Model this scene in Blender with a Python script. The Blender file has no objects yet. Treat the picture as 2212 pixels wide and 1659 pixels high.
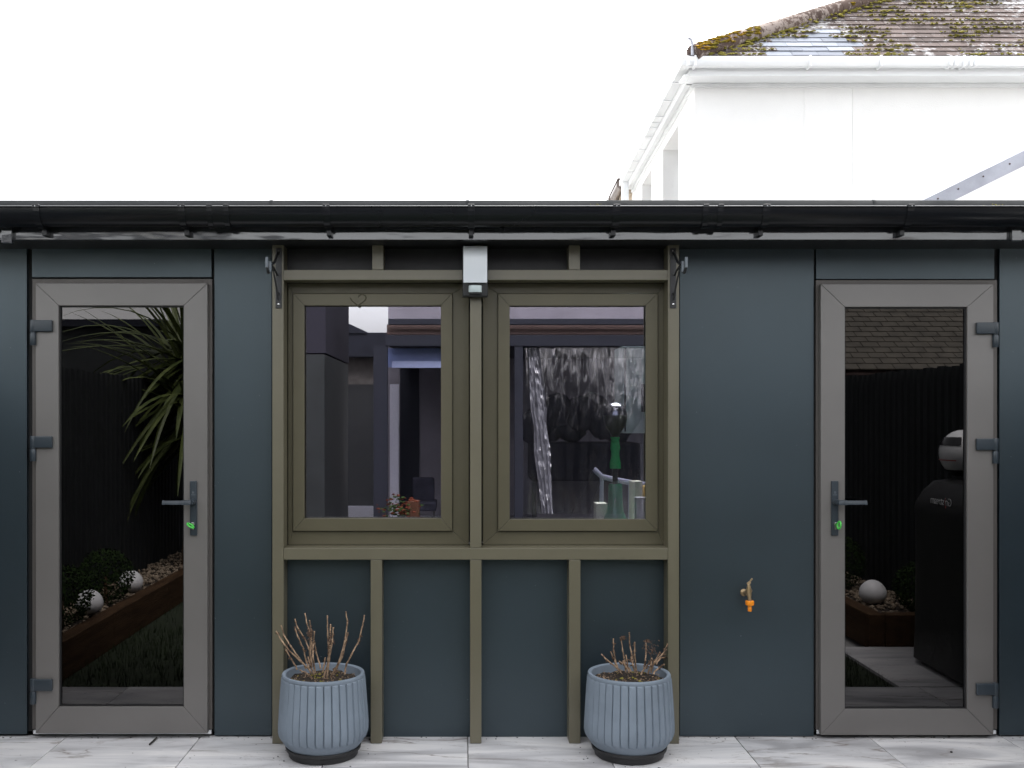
import bpy, bmesh, math, random
from mathutils import Vector, Matrix, noise
random.seed(7)
PI = math.pi
C = bpy.context.scene.collection
S = bpy.context.scene

# ------------------------------------------------------------------ camera
D = 4.63            # camera to wall plane (y = 0)
CH = 1.46           # eye height
F = 2200.0          # focal length in measuring pixels (picture 2212 wide)
VX, VY = 1001.0, 898.0
cam = bpy.data.cameras.new('camera'); camo = bpy.data.objects.new('camera', cam); C.objects.link(camo)
camo.location = (0, -D, CH); camo.rotation_euler = (PI/2, 0, 0)
cam.sensor_width = 36; cam.lens = 36*F/2212
cam.shift_x = (1106-VX)/2212; cam.shift_y = (VY-829.5)/2212
cam.clip_start = .05; cam.clip_end = 800
S.camera = camo

# ------------------------------------------------------------------ sky, sun, exposure
SUN_EL, SUN_AZ = math.radians(62), math.radians(20)   # high, behind the garden room
w = bpy.data.worlds.new('World'); S.world = w; w.use_nodes = True
nt = w.node_tree; nt.nodes.clear()
sky = nt.nodes.new('ShaderNodeTexSky'); sky.sky_type = 'NISHITA'; sky.sun_disc = False
sky.sun_elevation = SUN_EL; sky.sun_rotation = SUN_AZ; sky.air_density = 1.0; sky.dust_density = 6.0; sky.ozone_density = 1.0
hs = nt.nodes.new('ShaderNodeHueSaturation'); hs.inputs['Saturation'].default_value = .12
bg = nt.nodes.new('ShaderNodeBackground'); bg.inputs['Strength'].default_value = .15
wo = nt.nodes.new('ShaderNodeOutputWorld')
nt.links.new(sky.outputs[0], hs.inputs['Color']); nt.links.new(hs.outputs[0], bg.inputs[0]); nt.links.new(bg.outputs[0], wo.inputs[0])
sl = bpy.data.lights.new('sun', 'SUN'); sl.energy = .5; sl.angle = math.radians(45); sl.color = (1, .97, .93)
so = bpy.data.objects.new('sun', sl); C.objects.link(so)
sd = Vector((math.sin(SUN_AZ)*math.cos(SUN_EL), math.cos(SUN_AZ)*math.cos(SUN_EL), math.sin(SUN_EL)))
so.rotation_euler = sd.to_track_quat('Z', 'Y').to_euler(); so.location = (0, -6, 9)
S.view_settings.view_transform = 'Standard'; S.view_settings.look = 'None'
S.view_settings.gamma = 1; S.view_settings.use_curve_mapping = False
S.view_settings.exposure = 2.45
S.cycles.max_bounces = 10; S.cycles.transparent_max_bounces = 16; S.cycles.glossy_bounces = 6

# ------------------------------------------------------------------ helpers
def X(x, wy=0.): return (x-VX)*(D+wy)/F
def Z(y, wy=0.): return CH+(VY-y)*(D+wy)/F
def P(x, y, wy=0.): return Vector((X(x, wy), wy, Z(y, wy)))

W = {}
def tag(o, label=None, cat=None, group=None, kind=None):
    if label: o['label'] = label
    if cat: o['category'] = cat
    if group: o['group'] = group
    if kind: o['kind'] = kind
    return o
def attach(o, world, parent):
    W[o] = world.copy()
    o.matrix_basis = world
    if parent is not None:
        o.parent = parent
        o.matrix_parent_inverse = W[parent].inverted()
def thing(name, loc, label, cat, group=None):
    o = bpy.data.objects.new(name, None); C.objects.link(o); o.empty_display_size = .1
    attach(o, Matrix.Translation(Vector(loc)), None)
    return tag(o, label, cat, group)
def inst(name, mesh, world, parent=None, mat=None):
    o = bpy.data.objects.new(name, mesh); C.objects.link(o); attach(o, world, parent)
    if mat is not None:
        o.material_slots[0].link = 'OBJECT'; o.material_slots[0].material = mat
    return o

class MB:
    def __init__(s): s.v = []; s.f = []
    def add(s, vs, fs):
        n = len(s.v); s.v += [tuple(v) for v in vs]; s.f += [tuple(i+n for i in f) for f in fs]; return s
    def box(s, x0, x1, y0, y1, z0, z1):
        x0, x1 = min(x0, x1), max(x0, x1); y0, y1 = min(y0, y1), max(y0, y1); z0, z1 = min(z0, z1), max(z0, z1)
        return s.add([(x0,y0,z0),(x1,y0,z0),(x1,y1,z0),(x0,y1,z0),(x0,y0,z1),(x1,y0,z1),(x1,y1,z1),(x0,y1,z1)],
                     [(0,3,2,1),(4,5,6,7),(0,1,5,4),(1,2,6,5),(2,3,7,6),(3,0,4,7)])
    def hexa(s, p):       # 4 bottom + 4 top corner points
        return s.add(p, [(0,3,2,1),(4,5,6,7),(0,1,5,4),(1,2,6,5),(2,3,7,6),(3,0,4,7)])
    def prism(s, poly, axis, a, b):    # poly in the two other axes, extruded from a to b
        n = len(poly)
        def q(p, t):
            if axis == 'x': return (t, p[0], p[1])
            if axis == 'y': return (p[0], t, p[1])
            return (p[0], p[1], t)
        return s.add([q(p, a) for p in poly]+[q(p, b) for p in poly],
                     [tuple(range(n)), tuple(range(2*n-1, n-1, -1))]+[(i, (i+1) % n+0, (i+1) % n+n, i+n) for i in range(n)])
    def tube(s, pts, r, n=8, caps=True):
        pts = [Vector(p) for p in pts]; m = len(pts)
        rr = r if isinstance(r, (list, tuple)) else [r]*m
        vs = []; fs = []
        up = None
        for i, p in enumerate(pts):
            t = (pts[min(i+1, m-1)]-pts[max(i-1, 0)])
            if t.length < 1e-9: t = Vector((0, 0, 1))
            t.normalize()
            if up is None:
                up = Vector((0, 0, 1)) if abs(t.z) < .9 else Vector((1, 0, 0))
            a = t.cross(up)
            if a.length < 1e-6: a = t.orthogonal()
            a.normalize(); b = t.cross(a); up = -b if False else up
            for k in range(n):
                q = 2*PI*k/n
                vs.append(p+(a*math.cos(q)+b*math.sin(q))*rr[i])
        for i in range(m-1):
            for k in range(n):
                fs.append((i*n+k, i*n+(k+1) % n, (i+1)*n+(k+1) % n, (i+1)*n+k))
        if caps: fs += [tuple(range(n-1, -1, -1)), tuple((m-1)*n+k for k in range(n))]
        return s.add(vs, fs)
    def lathe(s, prof, c, n=32, axis='z', caps=True):
        vs = []; fs = []; c = Vector(c)
        for r, h in prof:
            for k in range(n):
                q = 2*PI*k/n; a, b = r*math.cos(q), r*math.sin(q)
                vs.append(c+(Vector((a, b, h)) if axis == 'z' else Vector((a, h, b)) if axis == 'y' else Vector((h, a, b))))
        m = len(prof)
        for i in range(m-1):
            for k in range(n): fs.append((i*n+k, i*n+(k+1) % n, (i+1)*n+(k+1) % n, (i+1)*n+k))
        if caps: fs += [tuple(range(n-1, -1, -1)), tuple((m-1)*n+k for k in range(n))]
        return s.add(vs, fs)
    def mesh(s, name, mat, smooth=False, bevel=0, seg=2, center=True):
        c = Vector((0, 0, 0))
        if center and s.v:
            lo = [min(v[i] for v in s.v) for i in range(3)]; hi = [max(v[i] for v in s.v) for i in range(3)]
            c = Vector([(a+b)/2 for a, b in zip(lo, hi)])
        me = bpy.data.meshes.new(name)
        me.from_pydata([tuple(Vector(v)-c) for v in s.v], [], s.f); me.materials.append(mat)
        bm = bmesh.new(); bm.from_mesh(me)
        bmesh.ops.recalc_face_normals(bm, faces=bm.faces)
        if bevel:
            es = [e for e in bm.edges if len(e.link_faces) == 2 and e.calc_face_angle(0) > .5]
            bmesh.ops.bevel(bm, geom=es, offset=bevel, segments=seg, affect='EDGES', profile=.6, clamp_overlap=True)
        bm.to_mesh(me); bm.free()
        if smooth:
            me.polygons.foreach_set('use_smooth', [True]*len(me.polygons))
            try: me.set_sharp_from_angle(angle=math.radians(38))
            except Exception: pass
        return me, c
    def build(s, name, mat, parent=None, **k):
        me, c = s.mesh(name, mat, **k)
        return inst(name, me, Matrix.Translation(c), parent)

# ------------------------------------------------------------------ materials
MATS = {}
def mat(name, col, rough=.5, metal=0., var=0., vscale=6., bump=0., bscale=60., spec=.5, rvar=0., coat=0., stretch=None, col2=None, tint=None, specks=False):
    if name in MATS: return MATS[name]
    m = bpy.data.materials.new(name); m.use_nodes = True; n = m.node_tree; b = n.nodes['Principled BSDF']
    b.inputs['Base Color'].default_value = (*col, 1); b.inputs['Roughness'].default_value = rough
    b.inputs['Metallic'].default_value = metal; b.inputs['Specular IOR Level'].default_value = spec
    if tint: b.inputs['Specular Tint'].default_value = (*tint, 1)
    if coat: b.inputs['Coat Weight'].default_value = coat; b.inputs['Coat Roughness'].default_value = .08
    g = n.nodes.new('ShaderNodeNewGeometry'); src = g.outputs['Position']
    if stretch:
        mp = n.nodes.new('ShaderNodeMapping'); mp.inputs['Scale'].default_value = stretch
        n.links.new(src, mp.inputs['Vector']); src = mp.outputs[0]
    if var or col2:
        t = n.nodes.new('ShaderNodeTexNoise'); t.inputs['Scale'].default_value = vscale; t.inputs['Detail'].default_value = 6; t.inputs['Roughness'].default_value = .62
        n.links.new(src, t.inputs['Vector'])
        r = n.nodes.new('ShaderNodeValToRGB'); n.links.new(t.outputs[0], r.inputs[0])
        r.color_ramp.elements[0].position = .32; r.color_ramp.elements[1].position = .68
        c2 = col2 if col2 else tuple(min(1, c*(1+var)) for c in col); c1 = tuple(c*(1-var) for c in col) if not col2 else col
        r.color_ramp.elements[0].color = (*c1, 1); r.color_ramp.elements[1].color = (*c2, 1)
        n.links.new(r.outputs[0], b.inputs['Base Color'])
        if specks:      # dried water spots and fine dust
            sp = n.nodes.new('ShaderNodeTexNoise'); sp.inputs['Scale'].default_value = 75; sp.inputs['Detail'].default_value = 1; n.links.new(g.outputs['Position'], sp.inputs['Vector'])
            sr = n.nodes.new('ShaderNodeValToRGB'); n.links.new(sp.outputs[0], sr.inputs[0]); sr.color_ramp.elements[0].position = .775; sr.color_ramp.elements[1].position = .80
            sr.color_ramp.elements[0].color = (0, 0, 0, 1); sr.color_ramp.elements[1].color = (.6, .6, .6, 1)
            mxs = n.nodes.new('ShaderNodeMix'); mxs.data_type = 'RGBA'; n.links.new(sr.outputs[0], mxs.inputs['Factor']); n.links.new(r.outputs[0], mxs.inputs['A']); mxs.inputs['B'].default_value = (.16, .17, .18, 1)
            n.links.new(mxs.outputs['Result'], b.inputs['Base Color'])
    if rvar:
        t2 = n.nodes.new('ShaderNodeTexNoise'); t2.inputs['Scale'].default_value = vscale*.7; t2.inputs['Detail'].default_value = 5
        n.links.new(g.outputs['Position'], t2.inputs['Vector'])
        mr = n.nodes.new('ShaderNodeMapRange'); mr.inputs['From Min'].default_value = .3; mr.inputs['From Max'].default_value = .7
        mr.inputs['To Min'].default_value = max(0, rough-rvar); mr.inputs['To Max'].default_value = min(1, rough+rvar)
        n.links.new(t2.outputs[0], mr.inputs[0]); n.links.new(mr.outputs[0], b.inputs['Roughness'])
    if bump:
        t3 = n.nodes.new('ShaderNodeTexNoise'); t3.inputs['Scale'].default_value = bscale; t3.inputs['Detail'].default_value = 4
        n.links.new(src, t3.inputs['Vector'])
        bp = n.nodes.new('ShaderNodeBump'); bp.inputs['Strength'].default_value = bump; bp.inputs['Distance'].default_value = .01
        n.links.new(t3.outputs[0], bp.inputs['Height']); n.links.new(bp.outputs[0], b.inputs['Normal'])
    MATS[name] = m; return m

def glass_mat(name, refl, tint, rough=0.0, wave=0.):
    m = bpy.data.materials.new(name); m.use_nodes = True; n = m.node_tree; n.nodes.clear()
    o = n.nodes.new('ShaderNodeOutputMaterial'); mx = n.nodes.new('ShaderNodeMixShader')
    gl = n.nodes.new('ShaderNodeBsdfGlossy'); gl.inputs['Roughness'].default_value = rough; gl.inputs['Color'].default_value = (1, .98, 1, 1)
    tr = n.nodes.new('ShaderNodeBsdfTransparent'); tr.inputs['Color'].default_value = (*tint, 1)
    fr = n.nodes.new('ShaderNodeFresnel'); fr.inputs['IOR'].default_value = 1.5
    ad = n.nodes.new('ShaderNodeMath'); ad.operation = 'ADD'; ad.inputs[1].default_value = refl-.04; ad.use_clamp = True
    n.links.new(fr.outputs[0], ad.inputs[0]); n.links.new(ad.outputs[0], mx.inputs[0])
    n.links.new(tr.outputs[0], mx.inputs[1]); n.links.new(gl.outputs[0], mx.inputs[2]); n.links.new(mx.outputs[0], o.inputs[0])
    if wave:
        g = n.nodes.new('ShaderNodeNewGeometry'); t = n.nodes.new('ShaderNodeTexNoise'); t.inputs['Scale'].default_value = 3.0; t.inputs['Detail'].default_value = 3
        mpp = n.nodes.new('ShaderNodeMapping'); mpp.inputs['Scale'].default_value = (5, 1, .8); n.links.new(g.outputs['Position'], mpp.inputs['Vector']); n.links.new(mpp.outputs[0], t.inputs['Vector'])
        bp = n.nodes.new('ShaderNodeBump'); bp.inputs['Strength'].default_value = wave; bp.inputs['Distance'].default_value = .02
        n.links.new(t.outputs[0], bp.inputs['Height']); n.links.new(bp.outputs[0], gl.inputs['Normal'])
    return m

PANEL = mat('panel_grey', (.0095, .0175, .0245), .44, var=.18, vscale=1.6, bump=.03, bscale=420, spec=1.1, rvar=.05, tint=(.79, .93, 1.), specks=True)
PANELD = mat('panel_dark', (.022, .022, .023), .40, var=.3, vscale=5, bump=.03, bscale=420, spec=.35, rvar=.06)
BACK = mat('membrane_black', (.01, .01, .011), .8)
DOOR = mat('door_coated', (.125, .117, .111), .42, var=.05, vscale=3, bump=.06, bscale=900, spec=1., rvar=.04)
DOORF = mat('door_frame_coated', (.100, .091, .085), .42, bump=.06, bscale=900, spec=.35)
OLIVE = mat('olive_coated', (.098, .088, .055), .38, var=.06, vscale=4, bump=.07, bscale=800, spec=.42, rvar=.06)
OLIVE2 = mat('olive_post', (.118, .107, .070), .38, var=.06, vscale=3, bump=.06, bscale=700, spec=.75, rvar=.05)
RUB = mat('rubber_black', (.012, .012, .013), .55)
HW = mat('hardware_grey', (.026, .036, .046), .36, spec=.5, bump=.04, bscale=500)
GUT = mat('gutter_black', (.005, .006, .008), .26, spec=.32, var=.2, vscale=3, bump=.02, bscale=8, rvar=.05, stretch=(.3, 1, 1))
TRIM = mat('roof_trim_grey', (.0085, .010, .0115), .8, spec=.08, var=.25, vscale=4, bump=.12, bscale=30, rvar=.08)
SOFF = mat('soffit_black', (.010, .011, .012), .5)
CHROME = mat('steel', (.62, .62, .62), .22, 1.)
BLACKM = mat('black_painted_metal', (.018, .019, .021), .38, bump=.05, bscale=300)
LAMPW = mat('opal_diffuser', (.72, .76, .80), .18, spec=.5)
LAMPB = mat('lamp_black_plastic', (.014, .015, .016), .45, bump=.06, bscale=600)
SENS = mat('sensor_lens', (.50, .58, .58), .15, bump=.3, bscale=120, stretch=(3, 1, .3))
BRASS = mat('worn_brass', (.42, .31, .18), .36, .7, var=.3, vscale=60, bump=.1, bscale=150)
ORANGE = mat('orange_plastic', (.90, .29, .012), .42)
GREENK = mat('green_key_cap', (.07, .55, .07), .35)
POT = mat('pot_blue_grey', (.195, .235, .282), .72, var=.10, vscale=7, bump=.20, bscale=240, spec=.25)
SAUC = mat('saucer_black', (.016, .016, .017), .5, bump=.08, bscale=200)
SOIL = mat('potting_soil', (.018, .013, .010), .95, col2=(.055, .04, .028), vscale=60, bump=1, bscale=160)
STEM = mat('dry_stem', (.07, .035, .02), .7, col2=(.48, .33, .21), vscale=38, bump=.3, bscale=240)
DRY = mat('dry_leaf', (.035, .020, .013), .8, col2=(.11, .06, .035), vscale=70)
MOSS = mat('moss', (.095, .090, .018), .95, spec=.05, col2=(.33, .29, .075), vscale=5, bump=.8, bscale=120)
MOSSY = mat('moss_orange', (.16, .15, .03), .95, spec=.05, col2=(.36, .21, .02), vscale=9, bump=.8, bscale=120)
BUD = mat('green_bud', (.25, .42, .06), .6)
FASC = mat('fascia_gloss', (.026, .028, .034), .07, spec=.85, bump=.8, bscale=1.3, stretch=(.8, 1, 3.0), coat=.5)
TWIG = mat('twig_dark', (.02, .017, .015), .8, bump=.5, bscale=200)
WHITER = mat('white_render', (.78, .78, .775), .85, var=.02, vscale=3, bump=.25, bscale=90)
UPVC = mat('white_upvc', (.74, .755, .77), .28, spec=.5)
UPVCG = mat('white_upvc_weathered', (.66, .675, .68), .4, var=.08, vscale=2, stretch=(1, .3, 1))
GALV = mat('galvanised_steel', (.36, .37, .42), .45, .35, var=.16, vscale=5, bump=.05, bscale=60, rvar=.1)
BEIGE = mat('beige_render', (.45, .38, .30), .9, var=.1, bump=.3, bscale=80)
BROWNG = mat('brown_gutter', (.11, .085, .075), .4)
TIMB = mat('timber_sleeper', (.032, .018, .010), .85, spec=.1, col2=(.085, .050, .027), vscale=5, bump=.5, bscale=30, stretch=(4, .5, 6))
FENCE = mat('fence_charcoal', (.016, .018, .019), .65, spec=.2, var=.2, vscale=5, bump=.15, bscale=40)
EGG = mat('white_ceramic', (.74, .73, .74), .55, bump=.1, bscale=200)
PEB = mat('white_pebbles', (.14, .10, .07), .8, spec=.1, col2=(.34, .28, .21), vscale=30)
LEAFD = mat('box_leaf', (.010, .018, .006), .8, spec=.1, col2=(.03, .055, .015), vscale=20)
LEAFC = mat('cordyline_leaf', (.030, .045, .012), .45, spec=.35, col2=(.12, .145, .042), vscale=6)
BARK = mat('cordyline_bark', (.09, .05, .028), .9, col2=(.17, .10, .05), vscale=20, bump=1, bscale=60)
GRASS = mat('grass_blade', (.010, .018, .005), .8, spec=.1, col2=(.024, .038, .010), vscale=8)
EARTH = mat('lawn_earth', (.014, .022, .008), .95, var=.4, vscale=10, bump=.6, bscale=60)
CONC = mat('concrete', (.30, .295, .285), .9, var=.15, vscale=2, bump=.3, bscale=60)
COVER = mat('grill_cover_black', (.012, .012, .012), .5, bump=.6, bscale=9, var=.2)
LETW = mat('print_white', (.7, .7, .7), .6)
LETR = mat('print_red', (.6, .03, .03), .6)
WHITEP = mat('white_gloss', (.72, .72, .72), .2)
BLACKP = mat('black_gloss', (.012, .012, .013), .15)
REDP = mat('red_gloss', (.5, .02, .02), .3)
FASD = mat('far_fascia_slate', (.010, .011, .017), .6, spec=.15)
WALLG = mat('rear_wall_grey', (.125, .118, .14), .85, spec=.2, var=.12, vscale=2)
BRICKP = mat('pale_brick', (.10, .09, .085), .9, var=.25, vscale=9, bump=.6, bscale=30)
ROOFB = mat('rear_roof_brown', (.055, .032, .028), .8, var=.3, vscale=12)
SHADE = mat('blue_shade_cloth', (.14, .18, .36), .5, var=.1)
PVC = glass_mat('clear_pvc', .17, (.72, .74, .78), .12, wave=1.)
CUSH = mat('dark_cushion', (.013, .013, .019), .9, spec=.05, var=.4, vscale=14, bump=.6, bscale=14)
PATG = mat('interior_board_green', (.62, .74, .68), .7)
INT = mat('interior_grey', (.03, .03, .034), .8)
INTF = mat('interior_floor', (.06, .055, .05), .6)
GREENG = glass_mat('green_glass', .12, (.10, .55, .20), .02)
GREEND = mat('green_glass_solid', (.06, .62, .16), .12, spec=.8)
GREEND2 = mat('green_glass_deep', (.03, .30, .12), .06, spec=.9)
PAPER = mat('paper_cream', (.80, .76, .58), .8)
YELL = mat('card_yellow', (.75, .52, .16), .7)
LILAC = mat('lilac_metal', (.42, .42, .55), .3, .3)
REDF = mat('flower_red', (.07, .018, .010), .8, spec=.05)
GLW = glass_mat('window_glass', .33, (.85, .86, .94), 0.0)
GLC = glass_mat('added_rooflight_glass', .06, (.9, .92, .92), 0.0)
GLD = glass_mat('door_glass', .068, (.012, .012, .012), 0.0)

def marble():
    m = bpy.data.materials.new('marble_porcelain'); m.use_nodes = True; n = m.node_tree; L = n.links; b = n.nodes['Principled BSDF']
    g = n.nodes.new('ShaderNodeNewGeometry'); oi = n.nodes.new('ShaderNodeObjectInfo')
    cb = n.nodes.new('ShaderNodeCombineXYZ')
    m1 = n.nodes.new('ShaderNodeMath'); m1.operation = 'MULTIPLY'; m1.inputs[1].default_value = 37.
    L.new(oi.outputs['Random'], m1.inputs[0]); L.new(m1.outputs[0], cb.inputs[0]); L.new(m1.outputs[0], cb.inputs[2])
    va = n.nodes.new('ShaderNodeVectorMath'); va.operation = 'ADD'; L.new(g.outputs['Position'], va.inputs[0]); L.new(cb.outputs[0], va.inputs[1])
    mp = n.nodes.new('ShaderNodeMapping'); mp.inputs['Rotation'].default_value = (0, 0, .5); mp.inputs['Scale'].default_value = (.62, 2.7, 1); L.new(va.outputs[0], mp.inputs['Vector'])
    def ns(scale, det, dist, rough=.55):
        t = n.nodes.new('ShaderNodeTexNoise'); t.inputs['Scale'].default_value = scale; t.inputs['Detail'].default_value = det
        t.inputs['Distortion'].default_value = dist; t.inputs['Roughness'].default_value = rough; L.new(mp.outputs[0], t.inputs['Vector']); return t
    def ramp(src, stops):
        r = n.nodes.new('ShaderNodeValToRGB'); L.new(src, r.inputs[0])
        while len(r.color_ramp.elements) < len(stops): r.color_ramp.elements.new(.5)
        for e, (p, c) in zip(r.color_ramp.elements, stops): e.position = p; e.color = (*c, 1)
        return r
    cloud = ramp(ns(1.9, 9, 1.1).outputs[0], [(.33, (.35, .345, .355)), (.47, (.57, .565, .575)), (.62, (.73, .715, .71))])
    def vein(scale, dist, width, off):
        t = ns(scale, 7, dist); s1 = n.nodes.new('ShaderNodeMath'); s1.operation = 'SUBTRACT'; s1.inputs[1].default_value = off
        L.new(t.outputs[0], s1.inputs[0]); a = n.nodes.new('ShaderNodeMath'); a.operation = 'ABSOLUTE'; L.new(s1.outputs[0], a.inputs[0])
        return ramp(a.outputs[0], [(0, (1, 1, 1)), (width, (0, 0, 0))])
    v1 = vein(.85, 1.4, .012, .5); v2 = vein(1.5, 2.2, .006, .47)
    mask = ramp(ns(1.1, 3, .3).outputs[0], [(.40, (0, 0, 0)), (.55, (1, 1, 1))])
    def mixc(fac, a, bcol, k):
        x = n.nodes.new('ShaderNodeMix'); x.data_type = 'RGBA'
        mu = n.nodes.new('ShaderNodeMath'); mu.operation = 'MULTIPLY'; mu.inputs[1].default_value = k; L.new(fac, mu.inputs[0])
        L.new(mu.outputs[0], x.inputs['Factor']); L.new(a, x.inputs['A']); x.inputs['B'].default_value = (*bcol, 1); return x.outputs['Result']
    mm = n.nodes.new('ShaderNodeMath'); mm.operation = 'MULTIPLY'; L.new(v1.outputs[0], mm.inputs[0]); L.new(mask.outputs[0], mm.inputs[1])
    c = mixc(v2.outputs[0], cloud.outputs[0], (.28, .25, .235), .6)
    c = mixc(mm.outputs[0], c, (.16, .125, .105), .9)
    sp = n.nodes.new('ShaderNodeTexNoise'); sp.inputs['Scale'].default_value = 34; sp.inputs['Detail'].default_value = 2; L.new(g.outputs['Position'], sp.inputs['Vector'])
    spr = ramp(sp.outputs[0], [(.735, (0, 0, 0)), (.75, (1, 1, 1))])
    c = mixc(spr.outputs[0], c, (.06, .05, .045), .8)
    L.new(c, b.inputs['Base Color']); b.inputs['Roughness'].default_value = .33; b.inputs['Specular IOR Level'].default_value = .4
    return m
MARB = marble()
def brick_mat():
    m = bpy.data.materials.new('far_brick'); m.use_nodes = True; n = m.node_tree; b = n.nodes['Principled BSDF']
    tc = n.nodes.new('ShaderNodeNewGeometry'); mp = n.nodes.new('ShaderNodeMapping'); mp.inputs['Rotation'].default_value = (PI/2, 0, 0)
    t = n.nodes.new('ShaderNodeTexBrick'); t.inputs['Scale'].default_value = 2.2
    t.inputs['Color1'].default_value = (.42, .20, .09, 1); t.inputs['Color2'].default_value = (.50, .36, .18, 1); t.inputs['Mortar'].default_value = (.35, .3, .24, 1)
    n.links.new(tc.outputs['Position'], mp.inputs[0]); n.links.new(mp.outputs[0], t.inputs[0]); n.links.new(t.outputs[0], b.inputs['Base Color']); b.inputs['Roughness'].default_value = .9
    return m
FBRICK = brick_mat()
def slate_mat(name, base, lichen, lcol, amt):
    m = bpy.data.materials.new(name); m.use_nodes = True; n = m.node_tree; L = n.links; b = n.nodes['Principled BSDF']
    g = n.nodes.new('ShaderNodeNewGeometry'); oi = n.nodes.new('ShaderNodeObjectInfo')
    t = n.nodes.new('ShaderNodeTexNoise'); t.inputs['Scale'].default_value = 14; t.inputs['Detail'].default_value = 7; t.inputs['Roughness'].default_value = .75; L.new(g.outputs['Position'], t.inputs['Vector'])
    t2 = n.nodes.new('ShaderNodeTexNoise'); t2.inputs['Scale'].default_value = 1.1; t2.inputs['Detail'].default_value = 3; L.new(g.outputs['Position'], t2.inputs['Vector'])
    ad = n.nodes.new('ShaderNodeMath'); ad.operation = 'MULTIPLY_ADD'; ad.inputs[1].default_value = .45; L.new(t2.outputs[0], ad.inputs[0]); L.new(t.outputs[0], ad.inputs[2])
    r = n.nodes.new('ShaderNodeValToRGB'); L.new(ad.outputs[0], r.inputs[0])
    r.color_ramp.elements[0].position = .74-amt; r.color_ramp.elements[0].color = (0, 0, 0, 1); r.color_ramp.elements[1].position = .80-amt; r.color_ramp.elements[1].color = (1, 1, 1, 1)
    v = n.nodes.new('ShaderNodeMapRange'); v.inputs['To Min'].default_value = .7; v.inputs['To Max'].default_value = 1.3; L.new(oi.outputs['Random'], v.inputs[0])
    sc = n.nodes.new('ShaderNodeVectorMath'); sc.operation = 'SCALE'; sc.inputs[0].default_value = base; L.new(v.outputs[0], sc.inputs['Scale'])
    x = n.nodes.new('ShaderNodeMix'); x.data_type = 'RGBA'; L.new(r.outputs[0], x.inputs['Factor']); L.new(sc.outputs[0], x.inputs['A']); x.inputs['B'].default_value = (*lcol, 1)
    L.new(x.outputs['Result'], b.inputs['Base Color']); b.inputs['Roughness'].default_value = 1.; b.inputs['Specular IOR Level'].default_value = .08
    bp = n.nodes.new('ShaderNodeBump'); bp.inputs['Strength'].default_value = .6; bp.inputs['Distance'].default_value = .01; L.new(t.outputs[0], bp.inputs['Height']); L.new(bp.outputs[0], b.inputs['Normal'])
    return m
SLATE = slate_mat('old_slate', (.092, .074, .069), True, (.27, .265, .27), -.01)
SLATEN = slate_mat('new_slate', (.20, .215, .25), True, (.24, .255, .29), -.1)
RIDGE = slate_mat('hip_tile', (.085, .062, .054), True, (.26, .22, .20), -.01)

# ------------------------------------------------------------------ ground and paving (the setting)
tag(MB().box(-60, 60, -60, 60, -.30, -.05).build('ground', CONC), kind='structure')
pat = tag(MB().box(-2.70, 3.14, -.885, .1, -.045, -.016).build('patio', CONC), kind='structure')
JX = .0195; TW = .6075; GAP = .004
def tile(x0, x1, y0, y1, parent, name='paving_tile', m=None):
    return MB().box(x0+GAP/2, x1-GAP/2, y0+GAP/2, y1-GAP/2, -.015, random.uniform(-.0006, .0004)).build(name, m or MARB, parent, bevel=.0012, seg=1)
for k in range(-5, 6):
    x0, x1 = max(JX+k*TW, -2.70), min(JX+(k+1)*TW, 3.14)
    if x1-x0 > .05: tile(x0, x1, -.88, .03, pat)
pth = tag(MB().box(2.35, 3.14, -1.83, -.887, -.045, -.016).build('garden_path', CONC), kind='structure')
for y0, y1 in ((-1.36, -.887), (-1.83, -1.36)): tile(2.35, 3.14, y0, y1, pth)
rear = tag(MB().box(-6, 8, -16, -5.6, -.045, -.016).build('rear_terrace', CONC), kind='structure')
for i in range(9):
    for j in range(9):
        tile(-2.6+i*TW, -2.6+(i+1)*TW, -5.62-(j+1)*.9, -5.62-j*.9, rear, m=mat('rear_paving', (.10, .10, .12), .6, var=.2, vscale=2))
lawn = MB()
tag(MB().box(-2.22, 2.34, -5.6, -.892, -.045, -.012).build('lawn_earth', EARTH), kind='structure')
for i in range(15000):
    if i % 2: x, y = random.uniform(-2.22, 2.33), random.uniform(-5.55, -.90)
    else: x, y = random.uniform(-2.2, 2.33), random.uniform(-2.4, -.895)
    h = random.uniform(.02, .055); a = random.uniform(0, PI); l = random.uniform(-.02, .02)
    dx, dy = .0022*math.cos(a), .0022*math.sin(a)
    lawn.add([(x-dx, y-dy, -.015), (x+dx, y+dy, -.015), (x+l, y+random.uniform(-.02, .02), h)], [(0, 1, 2)])
tag(lawn.build('grass', GRASS), 'short dark green lawn behind the light marbled paving strip', 'grass', kind='stuff')

# ------------------------------------------------------------------ garden room
shed = thing('garden_room', (0, 1.6, 0), 'anthracite clad garden room with two glazed doors and olive window bay', 'garden room')
SX0, SX1 = -3.4, 3.9
ZS = 2.2185       # soffit height
def part(mb, name, m, **k): return mb.build(name, m, shed, **k)
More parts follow.
